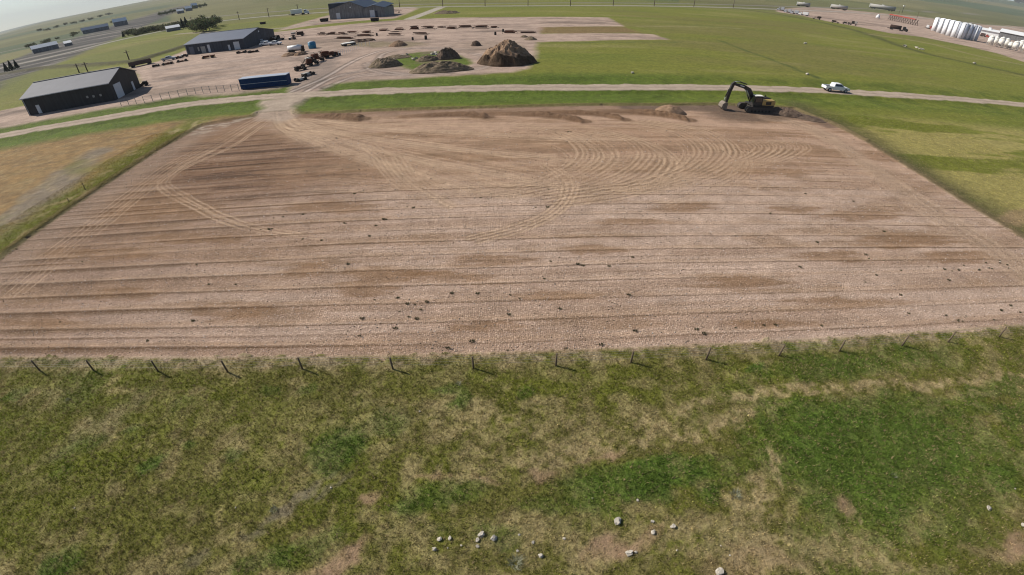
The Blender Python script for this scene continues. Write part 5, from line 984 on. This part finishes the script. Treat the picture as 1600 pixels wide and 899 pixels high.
x, y, z = gp(1371, 29); t = thing('hopper_tank', 'small white cone topped tank standing alone left of the red rack', 'tank', (x, y, z)); MB().lathe((0, 0, 0), [(1.8, 0), (1.9, 1.8), (.5, 3.6), (.3, 3.8)], 16).build('body', M_['white'], t, True)
a, b = np.array(at(1387, 31)), np.array(at(1429, 40)); d = b-a; L = float(np.linalg.norm(d)); t = thing('red_rack', 'long rack with a red top beam on many slanted legs', 'rack', (float(a[0]), float(a[1]), zat(*a)), math.atan2(*d[::-1]))
MB().box((L/2, 0, 5.0), (L*.94, 1.4, .8)).build('top_beam', M_['red'], t)
for i in range(13): MB().tube((L*i/12, -.2, -.3), (L*i/12, 2.2, 4.9), .25, None, 5).tube((L*i/12, 3.5, -.3), (L*i/12, .4, 4.9), .18, None, 5).build('leg', M_['rustd'], t)

# ---------------------------------------------------------------- trees and far farmsteads
def crown_mesh(name, kind, seed, n=700):
    r = np.random.RandomState(seed); k = 9
    if kind == 'round':
        cc = np.stack([r.randn(k)*.26, r.randn(k)*.26, .62+r.randn(k)*.15], 1); rr = .2+.13*r.rand(k); q = r.randint(0, k, n); d = r.randn(n, 3); d /= np.linalg.norm(d, axis=1)[:, None]; P = cc[q]+d*(rr[q]*(.5+.6*r.rand(n)))[:, None]; P[:, 2] = np.maximum(P[:, 2], .12)
    elif kind == 'cone':
        h = r.rand(n)**.8; a = r.rand(n)*6.3; R = (1-h)*.30*(.5+.6*r.rand(n)); P = np.stack([R*np.cos(a), R*np.sin(a), .08+h*.92], 1)
    else:
        cc = np.stack([r.randn(k)*.35, r.randn(k)*.3, .3+r.rand(k)*.3], 1); q = r.randint(0, k, n); d = r.randn(n, 3); d /= np.linalg.norm(d, axis=1)[:, None]; P = cc[q]+d*(.14+.2*r.rand(n))[:, None]; P[:, 2] = np.abs(P[:, 2])
    s = (.05 if kind != 'cone' else .045)*(.7+.8*r.rand(n)); u = r.randn(n, 3); u /= np.linalg.norm(u, axis=1)[:, None]; w = np.cross(u, r.randn(n, 3)); w /= np.linalg.norm(w, axis=1)[:, None]
    V = np.stack([P-u*s[:, None], P+w*s[:, None]*.9, P+u*s[:, None], P-w*s[:, None]*.9], 1).reshape(-1, 3)
    base = dict(round=(.085, .10, .048), cone=(.03, .045, .028), bush=(.085, .092, .052))[kind]; c = np.array(base)*np.exp(r.randn(n, 1)*.3)*(1+.12*r.randn(n, 3)); me = bpy.data.meshes.new(name)
    me.from_pydata(V.tolist(), [], np.arange(4*n).reshape(-1, 4).tolist()); at_ = me.attributes.new('albedo', 'FLOAT_COLOR', 'POINT'); A = np.ones((4*n, 4), np.float32); A[:, :3] = np.repeat(np.clip(c, .005, 1), 4, 0); at_.data.foreach_set('color', A.ravel()); me.materials.append(LEAF); me.update(); return me
CM = {k: [crown_mesh('crown', k, s) for s in range(3)] for k in ('round', 'cone', 'bush')}
def trunk_mesh(name, h):
    q = MB().tube((0, 0, -.05), (.01, .01, h), .03, .015, 6).tube((0, 0, h*.5), (.15, .05, h*.9), .014, .006, 5).tube((0, 0, h*.45), (-.13, .1, h*.85), .014, .006, 5); me = bpy.data.meshes.new(name); me.from_pydata(q.v, [], q.f); me.materials.append(M_['bark']); me.update(); return me
TM = {'round': trunk_mesh('trunk', .7), 'cone': trunk_mesh('trunk', .9), 'bush': trunk_mesh('trunk', .3)}
def tree(kind, p, h, label, i, group, wide=1.0):
    x, y, z = gp(*p); nm = {'round': 'broadleaf_tree', 'cone': 'spruce_tree', 'bush': 'bush'}[kind]; t = thing(nm, label, 'bush' if kind == 'bush' else 'tree', (x, y, z), i*1.7, group); t.scale = (h*wide, h*wide, h)
    for me, n_ in ((CM[kind][i % 3], 'crown'), (TM[kind], 'trunk')): o = bpy.data.objects.new(n_, me); S.collection.objects.link(o); o.parent = t
    return t
rr = random.Random(8)
ORD = ['leftmost']+[w+' from the left' for w in 'second third fourth fifth sixth seventh eighth ninth tenth eleventh twelfth thirteenth fourteenth fifteenth sixteenth seventeenth eighteenth nineteenth twentieth'.split()]+['twenty '+w+' from the left' for w in 'first second third fourth fifth sixth seventh'.split()]
for i, (a, b, h) in enumerate(sorted(((302, 51, 5), (308, 50.5, 6), (313, 50, 6.5), (318, 50, 7), (323, 49.5, 7), (328, 48, 7), (333, 45.5, 6.5), (338, 43, 6), (306, 46, 6), (315, 45, 6), (325, 44, 6.5), (332, 42, 6), (341, 40.5, 5.5), (321, 41, 6)))): tree('round', (a, b), h, 'grey green tree in the grove above the slate blue shed, '+ORD[i], i, 'grove above the slate blue shed', .95)
for i, (a, b, h, lab) in enumerate(((287, 45, 6.5, 'dark spruce left of the grove, left one of a pair'), (293, 43.5, 6.8, 'dark spruce left of the grove, right one of a pair'), (194, 59, 4, 'small dark spruce at the left end of the shrub row'), (12, 113, 4.5, 'dark spruce at the far left edge, first of three'), (20, 111, 5, 'dark spruce at the far left, second of three'), (28, 108, 4.5, 'dark spruce at the far left, third of three'))): tree('cone', (a, b), h, lab, i, None)
for i in range(26):
    a = 200+i*3.7; b = 56.5-(a-200)*.16+rr.uniform(-1.2, 1.2); tree('bush', (a, b), rr.uniform(3, 5.2), 'low grey green shrub in the row left of the spruces, '+ORD[i], i, 'shrub row left of the spruces', 1.2)
for i, a in enumerate(sorted(rr.uniform(40, 190) for _ in range(14))): b = 88-(a)*.28+rr.uniform(-3, 3); tree('bush', (a, b), rr.uniform(2.5, 4), 'scattered shrub among the far left rail yard, '+ORD[i], i, 'shrubs around the far left rail yard', 1.2)
for i in range(22): a = 249+i*3.5; b = 25.5-(a-249)*.20+rr.uniform(-.5, .5); d = math.hypot(*at(a, b)); tree('round', (a, b), d*3.8/703, 'dark tree in the shelter belt of the distant farmstead, '+ORD[i], i, 'shelter belt of the distant farmstead', .9)
for i in range(9): a = 60+i*14; b = 50-(a-60)*.22+rr.uniform(-2, 1); d = math.hypot(*at(a, b)); tree('bush', (a, b), d*3/703, 'distant dark shrub on the left hillside, '+ORD[i], i, 'distant shrubs on the left hillside', 1.4)
def barn(p, wpx, h, label, wide=.5, wm='wallgrey', rm='white'):
    x, y, z = gp(*p); d = math.hypot(x, y); L = d*wpx/703; t = thing('farm_building', label, 'building', (x, y, z), facing(*p)+.1); D = max(L*wide, 6)
    MB().box((0, D/2, h*.28), (L, D, h*.62)).build('wall', M_[wm], t); MB().add([(-L*.52, -.3, h*.58), (L*.52, -.3, h*.58), (L*.52, D/2, h), (-L*.52, D/2, h), (-L*.52, D+.3, h*.58), (L*.52, D+.3, h*.58)], [(0, 1, 2, 3), (3, 2, 5, 4)]).build('roof', M_[rm], t)
barn((283, 21.5), 8, 5.5, 'white roofed house leftmost in the distant farmstead'); barn((296, 17.8), 8, 6.5, 'white roofed house in the middle of the distant farmstead'); barn((305, 14), 7, 8, 'white roofed house rightmost in the distant farmstead')
barn((190, 40.5), 15, 8, 'long pale barn left of the shrub row', .3); barn((73, 80), 26, 5, 'long white roofed barn on the far left', .25); barn((151, 50), 28, 6, 'long grey roofed barn above the left rail yard', .2, 'wallgrey', 'silver'); barn((108, 72), 8, 3.5, 'small white shed in the far left rail yard')
barn((272, 48.5), 16, 3.5, 'low pale roofed shed among the shrubs', .25)
for i, (a, b) in enumerate(((1588, 13), (1592, 14), (1584, 12))): d = math.hypot(*at(a, b)); tree('round', (a, b), d*5/703, 'dark tree on the distant right hillside, '+('middle one', 'right one', 'left one')[i], i, 'trees on the distant right hillside', 1.2)
